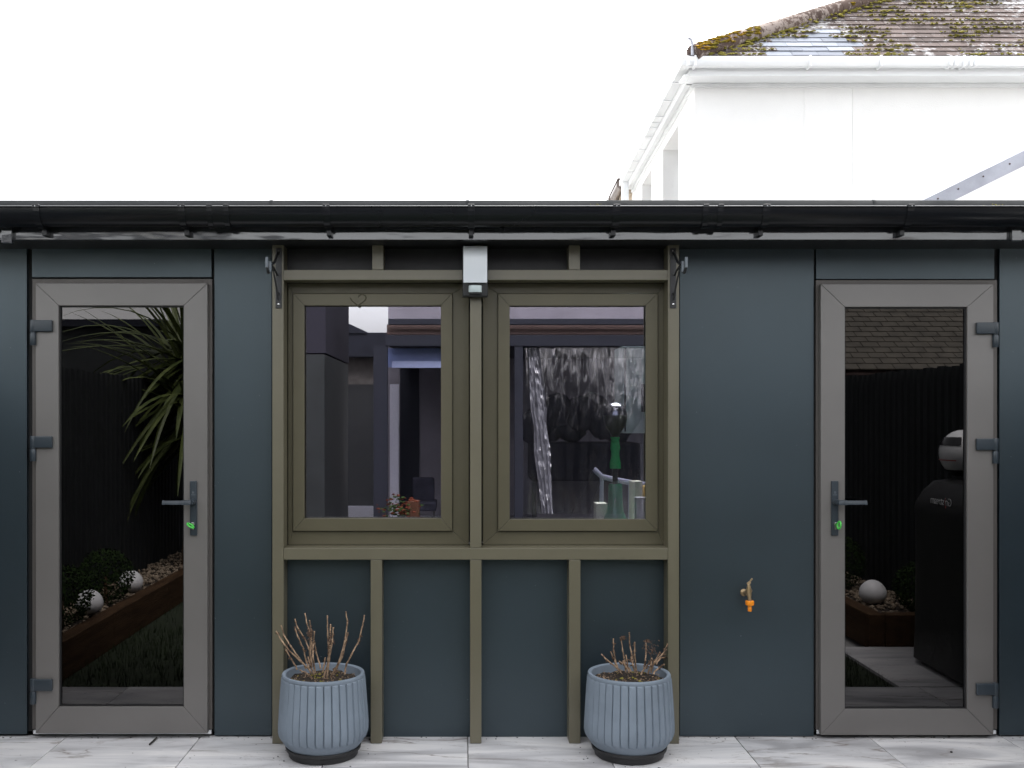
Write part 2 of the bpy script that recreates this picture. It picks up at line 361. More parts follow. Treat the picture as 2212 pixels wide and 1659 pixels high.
# wall core behind the cladding, with the window opening left free
wx0, wx1, wz0, wz1 = X(622), X(1436), Z(1177), Z(612)
core = MB()
core.box(SX0, wx0, .0205, .12, .02, 2.30).box(wx1, SX1, .0205, .12, .02, 2.30).box(wx0, wx1, .0205, .12, .02, wz0).box(wx0, wx1, .0205, .12, wz1, 2.30)
part(core, 'wall', BACK)
part(MB().box(SX0, SX1, 3.0, 3.1, .02, 2.3).box(SX0, SX0+.1, .12, 3.0, .02, 2.3).box(SX1-.1, SX1, .12, 3.0, .02, 2.3), 'inner_wall', INT)
part(MB().box(SX0, SX1, .12, 3.0, .02, .03), 'floor', INTF)
rx0, rx1, ry0, ry1 = .45, 2.35, .35, 1.75      # unseen roof opening added to let daylight onto the things inside
part(MB().box(SX0-.1, rx0, -.20, 3.2, 2.302, 2.372).box(rx1, SX1+.1, -.20, 3.2, 2.302, 2.372).box(rx0, rx1, -.20, ry0, 2.302, 2.372).box(rx0, rx1, ry1, 3.2, 2.302, 2.372), 'roof', TRIM)
rl = part(MB().box(rx0-.0, rx1, ry0-.0, ry0+.04, 2.373, 2.40).box(rx0, rx1, ry1-.04, ry1, 2.373, 2.40).box(rx0, rx0+.04, ry0+.04, ry1-.04, 2.373, 2.40).box(rx1-.04, rx1, ry0+.04, ry1-.04, 2.373, 2.40), 'added_rooflight', RUB)
MB().box(rx0+.041, rx1-.041, ry0+.041, ry1-.041, 2.380, 2.386).build('pane', GLC, rl)
def panel(x0, x1, y0, y1, m=PANEL, yf=0.):
    part(MB().box(X(x0), X(x1), yf, yf+.018, Z(y1), Z(y0)), 'cladding_panel', m, bevel=.0018, seg=2)
TOPY = 536
panel(-420, 58, TOPY, 1586); panel(-700, -424, TOPY, 1586)
panel(69, 457, TOPY, 599); panel(463, 587, TOPY, 1589)
panel(1468, 1758, TOPY, 1590); panel(1763, 2148, TOPY, 603); panel(2159, 2500, TOPY, 1588)
for a, b in ((613, 812), (815, 1026), (1029, 1240), (1243, 1442)):
    panel(a, b, 1200, 1592, yf=.001)
    panel(a, b, TOPY, 610, PANELD, yf=.001)
# eaves
part(MB().box(SX0-.1, SX1+.1, -.25, .02, ZS, ZS+.012), 'soffit', SOFF)
part(MB().box(SX0-.1, SX1+.1, -.262, -.250, ZS-.004, 2.36), 'fascia', FASC, bevel=.0015)
tr = [(-.20, 2.372)]
tr += [(-.228, 2.391), (-.236, 2.390), (-.243, 2.386), (-.268, 2.352), (-.271, 2.346)]
tr += [(-.270, 2.335), (-.262, 2.335), (-.262, 2.347), (-.20, 2.347)]
for a, b in ((SX0-.1, X(580, -.3)), (X(580, -.3), X(1010, -.3)), (X(1010, -.3), X(1900, -.3)), (X(1900, -.3), SX1+.1)):
    part(MB().prism(tr, 'x', a, b), 'roof_trim', TRIM, smooth=True)
for x in (580, 1010, 1900): part(MB().prism([(a-.0012 if a < -.21 else a, b+.0012) for a, b in tr[1:6]]+[(-.20, 2.36)], 'x', X(x, -.3)-.006, X(x, -.3)+.006), 'trim_joint', TRIM)
# gutter: half round trough
GY, GZ, GR = -.327, 2.331, .056
prof = []
for i in range(15):
    a = PI+PI*i/14; prof.append((GY+GR*math.cos(a), GZ+GR*1.32*math.sin(a)))
pin = [(GY+(GR-.003)*math.cos(PI+PI*i/14), GZ+(GR-.003)*1.32*math.sin(PI+PI*i/14)) for i in range(14, -1, -1)]
lip = [(GY-GR-.006, GZ+.001), (GY-GR-.006, GZ+.006), (GY-GR+.004, GZ+.006)]
g = part(MB().prism(prof+pin, 'x', SX0-.1, SX1+.1), 'gutter', GUT, smooth=True)
MB().tube([(SX0-.1, GY-GR-.0015, GZ+.001), (SX1+.1, GY-GR-.0015, GZ+.001)], .004, 8).build('gutter_lip', GUT, g, smooth=True)
def band(xc, wd, t, name):
    pr = [(GY+(GR+t)*math.cos(PI+PI*i/14), GZ+(GR+t)*1.32*math.sin(PI+PI*i/14)) for i in range(15)]
    pi_ = [(GY+(GR+.0005)*math.cos(PI+PI*i/14), GZ+(GR+.0005)*1.32*math.sin(PI+PI*i/14)) for i in range(14, -1, -1)]
    mb = MB().prism(pr+pi_, 'x', xc-wd/2, xc+wd/2)
    mb.box(xc-wd/2, xc+wd/2, GY-GR-.010, GY-GR+.006, GZ-.004, GZ+.010)
    return mb.build(name, GUT, g, bevel=.0008, seg=1)
for x in (85, 396, 707, 1018, 1329, 1651, 1960, 2271, -226):
    xc = X(x, -.35)
    band(xc, .028, .004, 'gutter_bracket')
    MB().box(xc-.010, xc+.010, -.300, -.263, 2.226, 2.262).box(xc-.007, xc+.007, -.275, -.263, 2.228, 2.30).build('bracket_foot', GUT, g, bevel=.002)
    MB().tube([(xc, GY-GR-.0135, GZ+.002), (xc, GY-GR-.010, GZ+.002)], .0016, 8).build('screw', CHROME, g)
for x in (456, 492, 1521, 1553):
    band(X(x, -.35), .022, .006, 'gutter_clip')
pr = [(GY+(GR+.0035)*math.cos(PI+PI*i/14), GZ+(GR+.0035)*1.32*math.sin(PI+PI*i/14)) for i in range(15)]
for x in (474, 1537): MB().prism(pr, 'x', X(x, -.35)-.03, X(x, -.35)+.03).build('gutter_union', GUT, g, smooth=True)
part(MB().box(X(4, -.28), X(26, -.28), -.285, -.263, Z(525, -.28), Z(470, -.28)), 'fascia_joint_cover', FASC, bevel=.002)
part(MB().box(X(2185, -.28), X(2206, -.28), -.285, -.263, Z(520, -.28), Z(470, -.28)), 'fascia_joint_cover', FASC, bevel=.002)
# bay framework
PF = -.10
def zf(y): return Z(y, PF)
def xf(x): return X(x, PF)
def bar(name, x0, x1, y0, y1, yf=PF, yb=-.001):
    part(MB().box(xf(x0), xf(x1), yf, yb, zf(y1), zf(y0)), name, OLIVE2, bevel=.0018)
bar('post', 588, 612.5, 520, 1607); bar('post', 1443, 1467, 520, 1607)
bar('post', 800.5, 825, 1209.5, 1606, PF+.002); bar('post', 1229.5, 1254, 1209.5, 1606, PF+.002)
bar('post', 1015.5, 1040, 1209.5, 1606, PF+.002)
bar('mullion', 1015.5, 1040, 605.5, 1183.5, PF+.002)
bar('beam', 613, 1442.5, 583, 605); bar('beam', 613, 1442.5, 1184, 1209)
bar('stub_post', 804, 828, 520, 582.5, PF+.002); bar('stub_post', 1229, 1253, 520, 582.5, PF+.002); bar('stub_post', 1015.5, 1040, 520, 582.5, PF+.002)
for x in (600, 813, 1028, 1241, 1455):
    part(MB().box(xf(x)-.018, xf(x)+.018, -.085, -.02, -.0005, zf(1606)), 'post_foot', RUB)

def mitre(x0, x1, z0, z1, i0, i1, j0, j1, yf, yb, m, parent, bevel=.0016, g=.0004, nm=('stile', 'rail')):
    # outer rectangle x0..x1, z0..z1, inner i0..i1, j0..j1
    def q(a, b, c, d): return [(p[0], yf, p[1]) for p in (a, b, c, d)], [(p[0], yb, p[1]) for p in (a, b, c, d)]
    for n_, (a, b, c, d) in ((nm[0], ((x0, z0+g), (i0, j0+g), (i0, j1-g), (x0, z1-g))), (nm[0], ((x1, z0+g), (x1, z1-g), (i1, j1-g), (i1, j0+g))),
                             (nm[1], ((x0+g, z0), (x1-g, z0), (i1-g, j0), (i0+g, j0))), (nm[1], ((x0+g, z1), (i0+g, j1), (i1-g, j1), (x1-g, z1)))):
        A, B = q(a, b, c, d)
        MB().hexa(A+B).build(n_, m, parent, bevel=bevel, seg=2)

def window(o, c, p):
    yfr, yc, yp = .004, -.012, .016
    root = inst('window', MB().box(X(o[0])+.02, X(o[2])-.02, .060, .0745, Z(o[3])+.02, Z(o[1])-.02).mesh('x', RUB)[0], Matrix.Identity(4), None) if False else None
    wd = MB()
    # rebate ring (dark) is the window body, everything else its sub-parts
    x0, x1, z0, z1 = X(c[0])+.01, X(c[2])-.01, Z(c[3])+.01, Z(c[1])-.01
    px0, px1, pz0, pz1 = X(p[0])-.006, X(p[2])+.006, Z(p[3])-.006, Z(p[1])+.006
    wd.box(x0, px0, .0, .05, z0, z1).box(px1, x1, .0, .05, z0, z1).box(px0, px1, .0, .05, z0, pz0).box(px0, px1, .0, .05, pz1, z1)
    wn = wd.build('window', RUB, shed)
    e = .0016
    mitre(X(o[0]), X(o[2]), Z(o[3]), Z(o[1]), X(c[0])-e, X(c[2])+e, Z(c[3])-e, Z(c[1])+e, yfr, .07, OLIVE, wn, nm=('outer_stile', 'outer_rail'))
    k = (D+yc)/D
    mitre(X(c[0], yc), X(c[2], yc), Z(c[3], yc), Z(c[1], yc), X(p[0], yc), X(p[2], yc), Z(p[3], yc), Z(p[1], yc), yc, .0005, OLIVE, wn, nm=('casement_stile', 'casement_rail'))
    MB().box(px0+.0008, px1-.0008, yp, yp+.006, pz0+.0008, pz1-.0008).build('pane', GLW, wn)
    return wn
window((622, 612, 1013, 1177), (633, 634, 977, 1147), (657.5, 660, 952.5, 1119.5))
window((1043, 612, 1436, 1177), (1076, 634, 1421, 1147), (1101, 660.5, 1395, 1121.5))
part(MB().box(wx0, wx1, -.0985, .003, zf(1184)-.002, Z(1177)-.0015), 'sill', OLIVE2, bevel=.001)

def door(o, l, p, hinge_left):
    yl = -.032
    # body: outer frame
    dr = MB()
    ox0, ox1, oz1 = X(o[0]), X(o[1]), Z(o[2])
    lx0, lx1, lz1, lz0 = X(l[0], yl), X(l[1], yl), Z(l[2], yl), Z(l[3], yl)
    dr.box(ox0, lx0+.012, .001, .0195, .035, oz1).box(lx1-.012, ox1, .001, .0195, .035, oz1).box(lx0+.012, lx1-.012, .001, .0195, lz1-.015, oz1)
    d = dr.build('door', DOORF, shed, bevel=.0012)
    mitre(lx0, lx1, lz0, lz1, X(p[0], yl), X(p[1], yl), Z(p[3], yl), Z(p[2], yl), yl, -.0035, DOOR, d, bevel=.002)
    a0, a1, b0, b1 = X(p[0], yl), X(p[1], yl), Z(p[3], yl), Z(p[2], yl)
    gk = MB().box(a0-.004, a0+.006, -.020, -.004, b0-.003, b1+.003).box(a1-.006, a1+.004, -.020, -.004, b0-.003, b1+.003)
    gk.box(a0+.006, a1-.006, -.020, -.004, b0-.003, b0+.004).box(a0+.006, a1-.006, -.020, -.004, b1-.006, b1+.003)
    gk.build('gasket', RUB, d)
    MB().box(a0+.007, a1-.007, -.012, -.006, b0+.005, b1-.007).build('pane', GLD, d)
    MB().box(ox0+.004, ox1-.004, .0, .012, .012, .030).build('threshold', UPVC, d, bevel=.002)
    for hy in (o[3] if len(o) > 3 else (704, 955, 1480)):
        z = Z(hy, yl-.01)
        s = -1 if hinge_left else 1
        xh = (lx0-.009) if hinge_left else (lx1+.006)
        inn = xh-s*.088
        mb = MB().box(xh-s*.006, inn, yl-.016, yl-.001, z-.026, z+.026)
        mb2 = MB().lathe([(.0125, -.027), (.0135, -.025), (.0135, .025), (.0125, .027)], (xh, yl-.006, z), 20)
        mb2.lathe([(.0115, -.033), (.0115, -.028)], (xh, yl-.006, z), 20)
        mb2.lathe([(.012, -.086), (.0135, -.083), (.0135, -.034), (.0125, -.032)], (xh, yl-.006, z), 20)
        mb.build('hinge_leaf', HW, d, bevel=.004, seg=3, smooth=True)
        mb2.build('hinge_barrel', HW, d, smooth=True)
    return d, yl
dl, yl = door((69.5, 458, 602.5, (704, 955, 1480)), (77, 448, 612, 1584), (126.5, 397, 660, 1527), True)
dr_, _ = door((1763, 2154, 605, (709, 960, 1489)), (1773, 2146, 614, 1588), (1825, 2089.5, 663, 1532), False)

def handle(d, xp, direction, ztop, zbot, zl):
    yp = yl-.010
    x0 = X(xp, yp); hwid = .0155
    MB().box(x0-hwid, x0+hwid, yl-.010, yl-.0005, Z(zbot, yp), Z(ztop, yp)).build('handle_plate', HW, d, bevel=.003, seg=3, smooth=True)
    z = Z(zl, yp)
    hb = MB().lathe([(.0135, -.012), (.0135, -.030), (.012, -.036), (.010, -.046)], (x0, yl, z), 24, axis='y')
    s = direction
    pts = [(x0+s*.002, yl-.044, z), (x0+s*.018, yl-.050, z), (x0+s*.045, yl-.052, z), (x0+s*.125, yl-.052, z)]
    lv = MB()
    for (xa, ha), (xb, hb_) in zip(((0, .0105), (.03, .0115), (.045, .0095), (.115, .009)), ((.03, .0115), (.045, .0095), (.115, .009), (.128, .0105))):
        a, b = x0+s*xa, x0+s*xb
        lv.hexa([(a, yl-.058, z-ha), (b, yl-.058, z-hb_), (b, yl-.043, z-hb_*.95), (a, yl-.043, z-ha*.95),
                 (a, yl-.054, z+ha*.75), (b, yl-.054, z+hb_*.75), (b, yl-.043, z+hb_), (a, yl-.043, z+ha)])
    hb.build('handle_rose', HW, d, smooth=True)
    lv.build('lever', HW, d, bevel=.0015, seg=2, smooth=True)
    # maker's mark: a small emblem above a short line of print
    me = MB()
    for dx, dz, a, b in ((-.003, .0, .0015, .010), (.003, .0, .0015, .010), (0, .0025, .003, .0015), (0, -.0025, .003, .0015)):
        me.box(x0+dx-a/2, x0+dx+a/2, yl-.0106, yl-.0101, z+.034+dz-b/2+.008, z+.034+dz+b/2+.008)
    for i in range(7): me.box(x0-.009+i*.0027, x0-.0072+i*.0027, yl-.0106, yl-.0101, z+.030, z+.0325)
    me.build('emblem', mat('emblem_grey', (.16, .18, .20), .5), d)
    zk = zl+48
    zc = Z(zk, yp)
    MB().tube([(x0, yl-.0101, zc), (x0, yl-.022, zc)], .0085, 16).box(x0-.0045, x0+.0045, yl-.020, yl-.0101, zc-.024, zc-.004).build('lock_cylinder', CHROME, d, bevel=.0008)
    return x0, zc
xk, zk = handle(dl, 417.5, -1, 1039, 1157, 1084)
def key(x, z, ang, label):
    t = thing('door_key', (x, yl-.03, z), label, 'key', 'green capped keys left in the door locks')
    MB().box(x-.0012, x+.0012, yl-.030, yl-.0225, z-.003, z+.003).build('blade', CHROME, t)
    # cap: a flat ring seen nearly edge on
    mb = MB(); R = .0165
    ca, sa = math.cos(ang), math.sin(ang)
    pts = []
    for i in range(17):
        q = 2*PI*i/16
        u, v = R*math.cos(q), R*.72*math.sin(q)
        pts.append((x+u*ca-v*.22*sa, yl-.043+v, z-.004+u*sa+v*.22*ca))
    mb.tube(pts, .0042, 8)
    mb.build('key_cap', GREENK, t, smooth=True)
key(xk-.004, zk, math.radians(-35), 'metal key with a slanting green cap in the left door lock')
xk2, zk2 = handle(dr_, 1804, 1, 1039, 1157, 1084)
key(xk2+.006, zk2+.002, math.radians(82), 'metal key with an upright green cap in the right door lock')

# moss and dirt on the roof trim
ms = MB()
def blob(mb, c, r, sq=(1, 1, .5)):
    bm = bmesh.new(); bmesh.ops.create_icosphere(bm, subdivisions=1, radius=1)
    vs = []
    for v in bm.verts:
        k = 1+.35*noise.noise(Vector(c)*30+v.co*2)
        vs.append((c[0]+v.co.x*r*sq[0]*k, c[1]+v.co.y*r*sq[1]*k, c[2]+v.co.z*r*sq[2]*k))
    fs = [tuple(v.index for v in f.verts) for f in bm.faces]; bm.free(); mb.add(vs, fs)
for i in range(46):
    u = random.gauss(0, 1); p = P(2147+u*13, 447+random.gauss(0, 2.6), -.272); blob(ms, (p.x, -.266+random.uniform(-.003, .003), p.z), random.uniform(.002, .006))
for i in range(12):
    p = P(1290+random.gauss(0, 7), 440+random.gauss(0, 2), -.272); blob(ms, (p.x, -.266, p.z), random.uniform(.001, .0028))
tag(ms.build('moss', MOSS, shed), kind='stuff')

# ------------------------------------------------------------------ wall lamp
LX = .052; LY = PF
lamp = thing('wall_lamp', (LX, LY, 1.985), 'black outdoor wall lamp with white diffuser and motion sensor above the mullion', 'lamp')
zb, zt = 1.984, 2.212
MB().box(LX-.056, LX+.056, LY-.048, LY-.002, zb, zt).build('housing', LAMPB, lamp, bevel=.007, seg=3, smooth=True)
mb = MB(); prf = [(LY-.046, 2.043)]
for i in range(9):
    t = i/8; prf.append((LY-.072+.006*(1-min(1, t*3))+.020*max(0, (t-.62)/.38)**2, 2.043+.163*t))
prf += [(LY-.046, 2.206)]
mb.prism(prf, 'x', LX-.0525, LX+.0525)
mb.build('diffuser', LAMPW, lamp, bevel=.006, seg=4, smooth=True)
sp_ = []
for i in range(9):
    q = PI*i/8; sp_.append((LX-.030*math.cos(q), LY-.047-.022*math.sin(q)**.6))
MB().prism(sp_, 'z', 2.002, 2.032).build('sensor', SENS, lamp, bevel=.002, smooth=True)
for za, zc_ in ((2.0325, 2.036), (1.996, 2.0015)): MB().prism([(LX+(a-LX)*.93, LY-.048+(b-LY+.048)*.9) for a, b in sp_], 'z', za, zc_).build('sensor_collar', LAMPB, lamp, smooth=True)

# ------------------------------------------------------------------ basket brackets on the outer posts
def bracket(px, label, s):
    xc = X(px, PF-.003)
    t = thing('basket_bracket', (xc, PF, 1.94), label, 'bracket', 'black hanging basket brackets on the outer posts')
    MB().box(xc-.0135, xc+.0135, PF-.005, PF-.0005, 1.938, 2.205).build('back_plate', BLACKM, t, bevel=.0018)
    for z in (1.955, 2.19): MB().lathe([(.0042, -.0005), (.0042, -.003), (.002, -.004)], (xc, PF-.005, z), 12, axis='y').build('screw', CHROME, t, smooth=True)
    y0 = PF-.006
    def curl(c, r, a0, a1, n=10): return [(xc, c[0]+r*math.cos(a0+(a1-a0)*i/n), c[1]+r*math.sin(a0+(a1-a0)*i/n)) for i in range(n+1)]
    MB().tube([(xc, y0-.002, 2.185), (xc, y0-.04, 2.165), (xc, y0-.09, 2.13), (xc+s*.008, y0-.16, 2.100)]+[(p[0]+s*.010, p[1], p[2]) for p in curl((y0-.185, 2.092), .022, 0, -PI, 8)]+[(xc+s*.012, y0-.207, 2.118)], .0060, 8).build('arm', BLACKM, t, smooth=True)
    for dx_, dy_, dz_ in ((.012, -.209, 2.10), (.002, -.188, 2.085)): MB().tube([(xc+s*dx_, y0+dy_, dz_-.012), (xc+s*dx_, y0+dy_, dz_+.032)], .0068, 8).build('hook_tip', mat('tip_grey', (.10, .12, .14), .35), t, smooth=True)
    MB().tube([(xc+s*.006, y0-.002, 2.085), (xc+s*.006, y0-.06, 2.10), (xc+s*.006, y0-.145, 2.118)]+[(xc+s*.006+p[0]-xc, p[1], p[2]) for p in curl((y0-.150, 2.098), .018, PI/2, 1.5*PI, 6)], .0042, 8).build('tie', BLACKM, t, smooth=True)
    MB().tube(curl((y0-.010, 1.995), .010, PI*.1, PI*1.2, 6)+[(xc, y0-.01, 1.975), (xc, y0-.05, 2.02), (xc, y0-.14, 2.10)], .0036, 8).build('brace', BLACKM, t, smooth=True)
bracket(602, 'black wire basket bracket on the outer post left of the windows', -1)
bracket(1454, 'black wire basket bracket on the outer post right of the windows', 1)

# ------------------------------------------------------------------ garden tap
tp = P(1610, 1290, 0); tx, tz = P(1617, 1283, -.05).x, P(1617, 1283, -.05).z
tap = thing('garden_tap', (tx, 0, tz), 'brass garden tap with orange hose connector on the dark wall', 'tap')
MB().lathe([(.0165, -.0005), (.0165, -.004), (.012, -.009), (.009, -.012)], (tx-.008, 0, tz-.002), 24, axis='y').build('wall_plate', BRASS, tap, smooth=True)
b_ = MB().tube([(tx-.008, -.010, tz-.002), (tx-.004, -.035, tz), (tx, -.055, tz)], .0088, 14)
b_.tube([(tx, -.055, tz+.010), (tx, -.057, tz), (tx+.001, -.060, tz-.015), (tx+.001, -.062, tz-.028)], [.012, .0115, .0085, .0085], 14)
b_.lathe([(.013, .010), (.0155, .012), (.0155, .020), (.012, .021), (.012, .026), (.0095, .027), (.0095, .034), (.007, .036), (.006, .044)], (tx, -.055, tz), 8)
b_.build('tap_body', BRASS, tap, smooth=True)
MB().tube([(tx-.006, -.050, tz+.046), (tx+.004, -.056, tz+.056), (tx+.013, -.062, tz+.071)], [.0045, .0038, .0042], 8).tube([(tx-.006, -.055, tz+.040), (tx+.009, -.055, tz+.053)], .0035, 8).build('tap_handle', BRASS, tap, smooth=True)
cy = MB(); n = 20; vs = []
co = (tx+.002, -.062, tz-.028)
cy.lathe([(.0175, 0), (.0185, -.002), (.0180, -.018), (.0160, -.021), (.010, -.022), (.0085, -.027), (.0085, -.031), (.0095, -.033), (.0095, -.040), (.0072, -.0405), (.0072, -.0425), (.009, -.043), (.009, -.047), (.007, -.048)], co, 24)
for k in range(12):
    a = 2*PI*k/12; cy.box(co[0]+.018*math.cos(a)-.0012, co[0]+.018*math.cos(a)+.0012, co[1]+.018*math.sin(a)-.0012, co[1]+.018*math.sin(a)+.0012, co[2]-.018, co[2]-.002)
cy.build('hose_connector', ORANGE, tap, smooth=True)

# ------------------------------------------------------------------ flower pots with cut-back stems
def flowerpot(xc, yc, label, lean, rot, NF=34):
    t = thing('flower_pot', (xc, yc, 0), label, 'flower pot', 'fluted blue grey pots beside the window bay')
    rprof = [(.040, .150), (.050, .161), (.066, .173), (.085, .1825), (.105, .1888), (.125, .1900), (.20, .1853), (.27, .1805), (.338, .1755)]
    def R(z):
        for (a, ra), (b, rb) in zip(rprof, rprof[1:]):
            if z <= b: return ra+(rb-ra)*max(0, (z-a)/(b-a))
        return rprof[-1][1]
    zs = [.040, .046, .052, .060, .068, .074, .078, .082, .088, .095, .11, .14, .17, .20, .23, .26, .29, .31, .328, .334, .338]
    SUB = 10; n = NF*SUB; vs = []; fs = []
    for z in zs:
        for k in range(n):
            fl = k//SUB; u = (k % SUB)/SUB
            r = R(z)
            on = 1.
            low = .078+.010*(abs(u-.5)*2)**3          # rounded lower ends of the flutes
            if z < low: on = 0.
            if z > .334: on = 0.
            saw = (.0050*(1-u)**.8+.0004) if k % SUB else -.0040
            a = 2*PI*k/n+rot
            wob = .0012*noise.noise(Vector((fl*.7, z*9, 0)))
            rr = r+on*(saw-.0005)+(.0 if on else .0)+wob
            vs.append((xc+rr*math.cos(a), yc+rr*math.sin(a), z))
    for i in range(len(zs)-1):
        for k in range(n): fs.append((i*n+k, i*n+(k+1) % n, (i+1)*n+(k+1) % n, (i+1)*n+k))
    base = len(vs); rim = [(.1765, .341), (.1772, .348), (.1745, .3535), (.166, .354), (.160, .350), (.158, .330), (.156, .26)]
    for r, z in rim:
        for k in range(n):
            a = 2*PI*k/n+rot; vs.append((xc+r*math.cos(a), yc+r*math.sin(a), z))
    off = (len(zs)-1)*n
    for i in range(len(rim)):
        a0 = off if i == 0 else base+(i-1)*n; b0 = base+i*n
        for k in range(n): fs.append((a0+k, a0+(k+1) % n, b0+(k+1) % n, b0+k))
    MB().add(vs, fs).build('pot_body', POT, t, smooth=True)
    MB().lathe([(.10, .0), (.142, 0), (.148, .004), (.152, .026), (.160, .030), (.162, .040), (.160, .044), (.150, .041), (.10, .041)], (xc, yc, 0), 64).build('saucer', SAUC, t, smooth=True)
    sv = MB(); gr = 26; vs = []; fs = []
    for i in range(gr):
        for k in range(48):
            r = .1575*i/(gr-1); a = 2*PI*k/48
            x, y = xc+r*math.cos(a), yc+r*math.sin(a)
            vs.append((x, y, .318+.012*noise.noise(Vector((x*30, y*30, 1)))+.006*noise.noise(Vector((x*90, y*90, 3)))))
    for i in range(gr-1):
        for k in range(48): fs.append((i*48+k, i*48+(k+1) % 48, (i+1)*48+(k+1) % 48, (i+1)*48+k))
    sv.add(vs, fs); sv.build('soil', SOIL, t, smooth=True)
    mm = MB()
    for i in range(70):
        a = random.uniform(0, 2*PI); r = .15*math.sqrt(random.random())
        if random.random() < .5: a = random.uniform(PI*1.0, PI*1.75); r = random.uniform(.08, .15)
        blob(mm, (xc+r*math.cos(a), yc+r*math.sin(a), .322), random.uniform(.003, .008), (1, 1, .7))
    tag(mm.build('moss', MOSS, t), kind='stuff')
    rb = MB()
    for i in range(160):
        a = random.uniform(0, 2*PI); r = .15*math.sqrt(random.random()); x, y = xc+r*math.cos(a), yc+r*math.sin(a); q = random.uniform(0, PI); l = random.uniform(.004, .014)
        z = .325+random.uniform(0, .006)
        rb.tube([(x, y, z), (x+l*math.cos(q), y+l*math.sin(q), z+random.uniform(-.002, .005))], .0011, 4)
    tag(rb.build('plant_litter', STEM, t), kind='stuff')
    return t
def stems(xc, yc, org, sc, lines, vback, vfront, label, heads):
    t = thing('cut_back_plant', (xc, yc, .32), label, 'plant', 'cut back shrubs in the two pots')
    lf = MB(); bd = MB()
    for ln in lines:
        vb = ln[-1][1]; fr = min(1, max(0, (vb-vback)/(vfront-vback)))
        yb = yc+.125-.25*fr
        pts = []; m = len(ln)
        for i, (u, v) in enumerate(ln):
            tt = 1-i/(m-1)
            wy = yb+(yb-yc)*.35*tt+.012*math.sin(i*2.1+u)
            pts.append(P((org[0]+u/sc)*.57604, (org[1]+v/sc)*.57604, wy))
        # densify with knobbly nodes
        fine = []; rad = []
        for i in range(m-1):
            K = 5
            for j in range(K):
                a = j/K; p = pts[i].lerp(pts[i+1], a)
                p += Vector((random.uniform(-1, 1), random.uniform(-1, 1), 0))*.0009
                fine.append(p); g_ = (i+a)/(m-1); rad.append((.0025+.0013*g_)*(1.35 if j == 0 else 1))
        fine.append(pts[-1]-Vector((0, 0, .008))); rad.append(.004)
        MB().tube(fine, rad, 7).build('stem', STEM, t, smooth=True)
        for i in range(int(3+4*random.random())):
            p = fine[random.randrange(1, max(2, int(len(fine)*.65)))]
            for k in range(3):
                d = Vector((random.uniform(-1, 1), random.uniform(-1, 1), random.uniform(-1.2, .5))).normalized()*random.uniform(.006, .014)
                e = d.orthogonal().normalized()*random.uniform(.002, .005)
                c = p+Vector((random.uniform(-1, 1), random.uniform(-1, 1), random.uniform(-1, 1)))*.003
                lf.add([c-e*.3, c+d*.5+e, c+d, c+d*.5-e*1.1], [(0, 1, 2), (0, 2, 3)])
    for (u, v, su, sv_) in heads:
        for i in range(90):
            c = P((org[0]+(u+random.gauss(0, su))/sc)*.57604, (org[1]+(v+random.gauss(0, sv_))/sc)*.57604, yc+random.gauss(0, .018))
            d = Vector((random.uniform(-1, 1), random.uniform(-1, 1), random.uniform(-1, 1))).normalized()*random.uniform(.004, .010); e = d.orthogonal().normalized()*random.uniform(.002, .004)
            lf.add([c-e*.3, c+d*.5+e, c+d, c+d*.5-e], [(0, 1, 2), (0, 2, 3)])
    tag(lf.build('dry_leaf', DRY, t), kind='stuff')
    return t
pl = flowerpot(-.604, -.236, 'fluted blue grey pot with tall bare stems, left of the two', 0, .05)
stems(-.604, -.236, (980, 2250), 2.634, [
    [(145,305),(190,385),(265,490),(380,600),(490,700)], [(195,250),(225,350),(290,455),(350,545),(440,660)], [(330,260),(360,360),(420,490),(440,600),(480,690)],
    [(332,185),(355,270),(425,375),(470,480),(490,620)], [(430,130),(450,230),(490,350),(480,480),(500,650)], [(525,310),(515,430),(510,560),(530,700)], [(475,200),(490,310),(500,470),(520,640)],
    [(520,400),(545,530),(585,660)], [(652,155),(655,350),(665,500),(655,640),(620,740)], [(710,270),(700,420),(670,580),(650,760)], [(685,240),(680,300),(675,450),(668,600)],
    [(835,115),(850,230),(825,400),(790,540),(745,660),(690,750)], [(855,320),(830,430),(800,560),(730,700)], [(1018,150),(1000,250),(965,400),(890,540),(840,640),(825,710)],
    [(235,480),(300,590),(350,670)], [(380,690),(450,730),(500,760)], [(630,570),(618,640),(610,690)], [(460,560),(480,640),(520,720)], [(760,640),(720,700),(690,740)]], 610, 790,
    'cut-back shrub of tall pale brown stems in the left pot', [(480, 330, 14, 30), (690, 380, 14, 30)])
pr_ = flowerpot(.7145, -.236, 'fluted blue grey pot with short sprouting stems, right of the two', 0, .11)
stems(.7145, -.236, (2100, 2250), 2.633, [
    [(410,535),(450,580),(550,660),(600,700)], [(500,510),(540,600),(560,660)], [(527,380),(530,500),(545,600),(570,670)], [(600,370),(620,500),(640,620),(650,680)], [(650,540),(665,620),(670,660)],
    [(683,320),(690,450),(715,560),(725,650)], [(740,415),(738,550),(752,690)], [(848,425),(850,500),(843,600),(830,660)], [(910,580),(860,650),(800,720)], [(990,510),(940,600),(890,680)],
    [(1060,430),(1020,530),(930,620),(900,700)], [(1028,635),(980,670),(925,715)], [(580,605),(640,640),(700,690)], [(700,560),(720,640),(740,700)], [(905,570),(900,640),(870,710)], [(1045,565),(1000,570),(950,620)], [(620,600),(650,660),(680,700)]], 640, 765,
    'cut-back shrub of short brown stems with a withered flower head in the right pot', [(905, 490, 36, 34), (620, 375, 14, 8), (860, 405, 10, 6)])

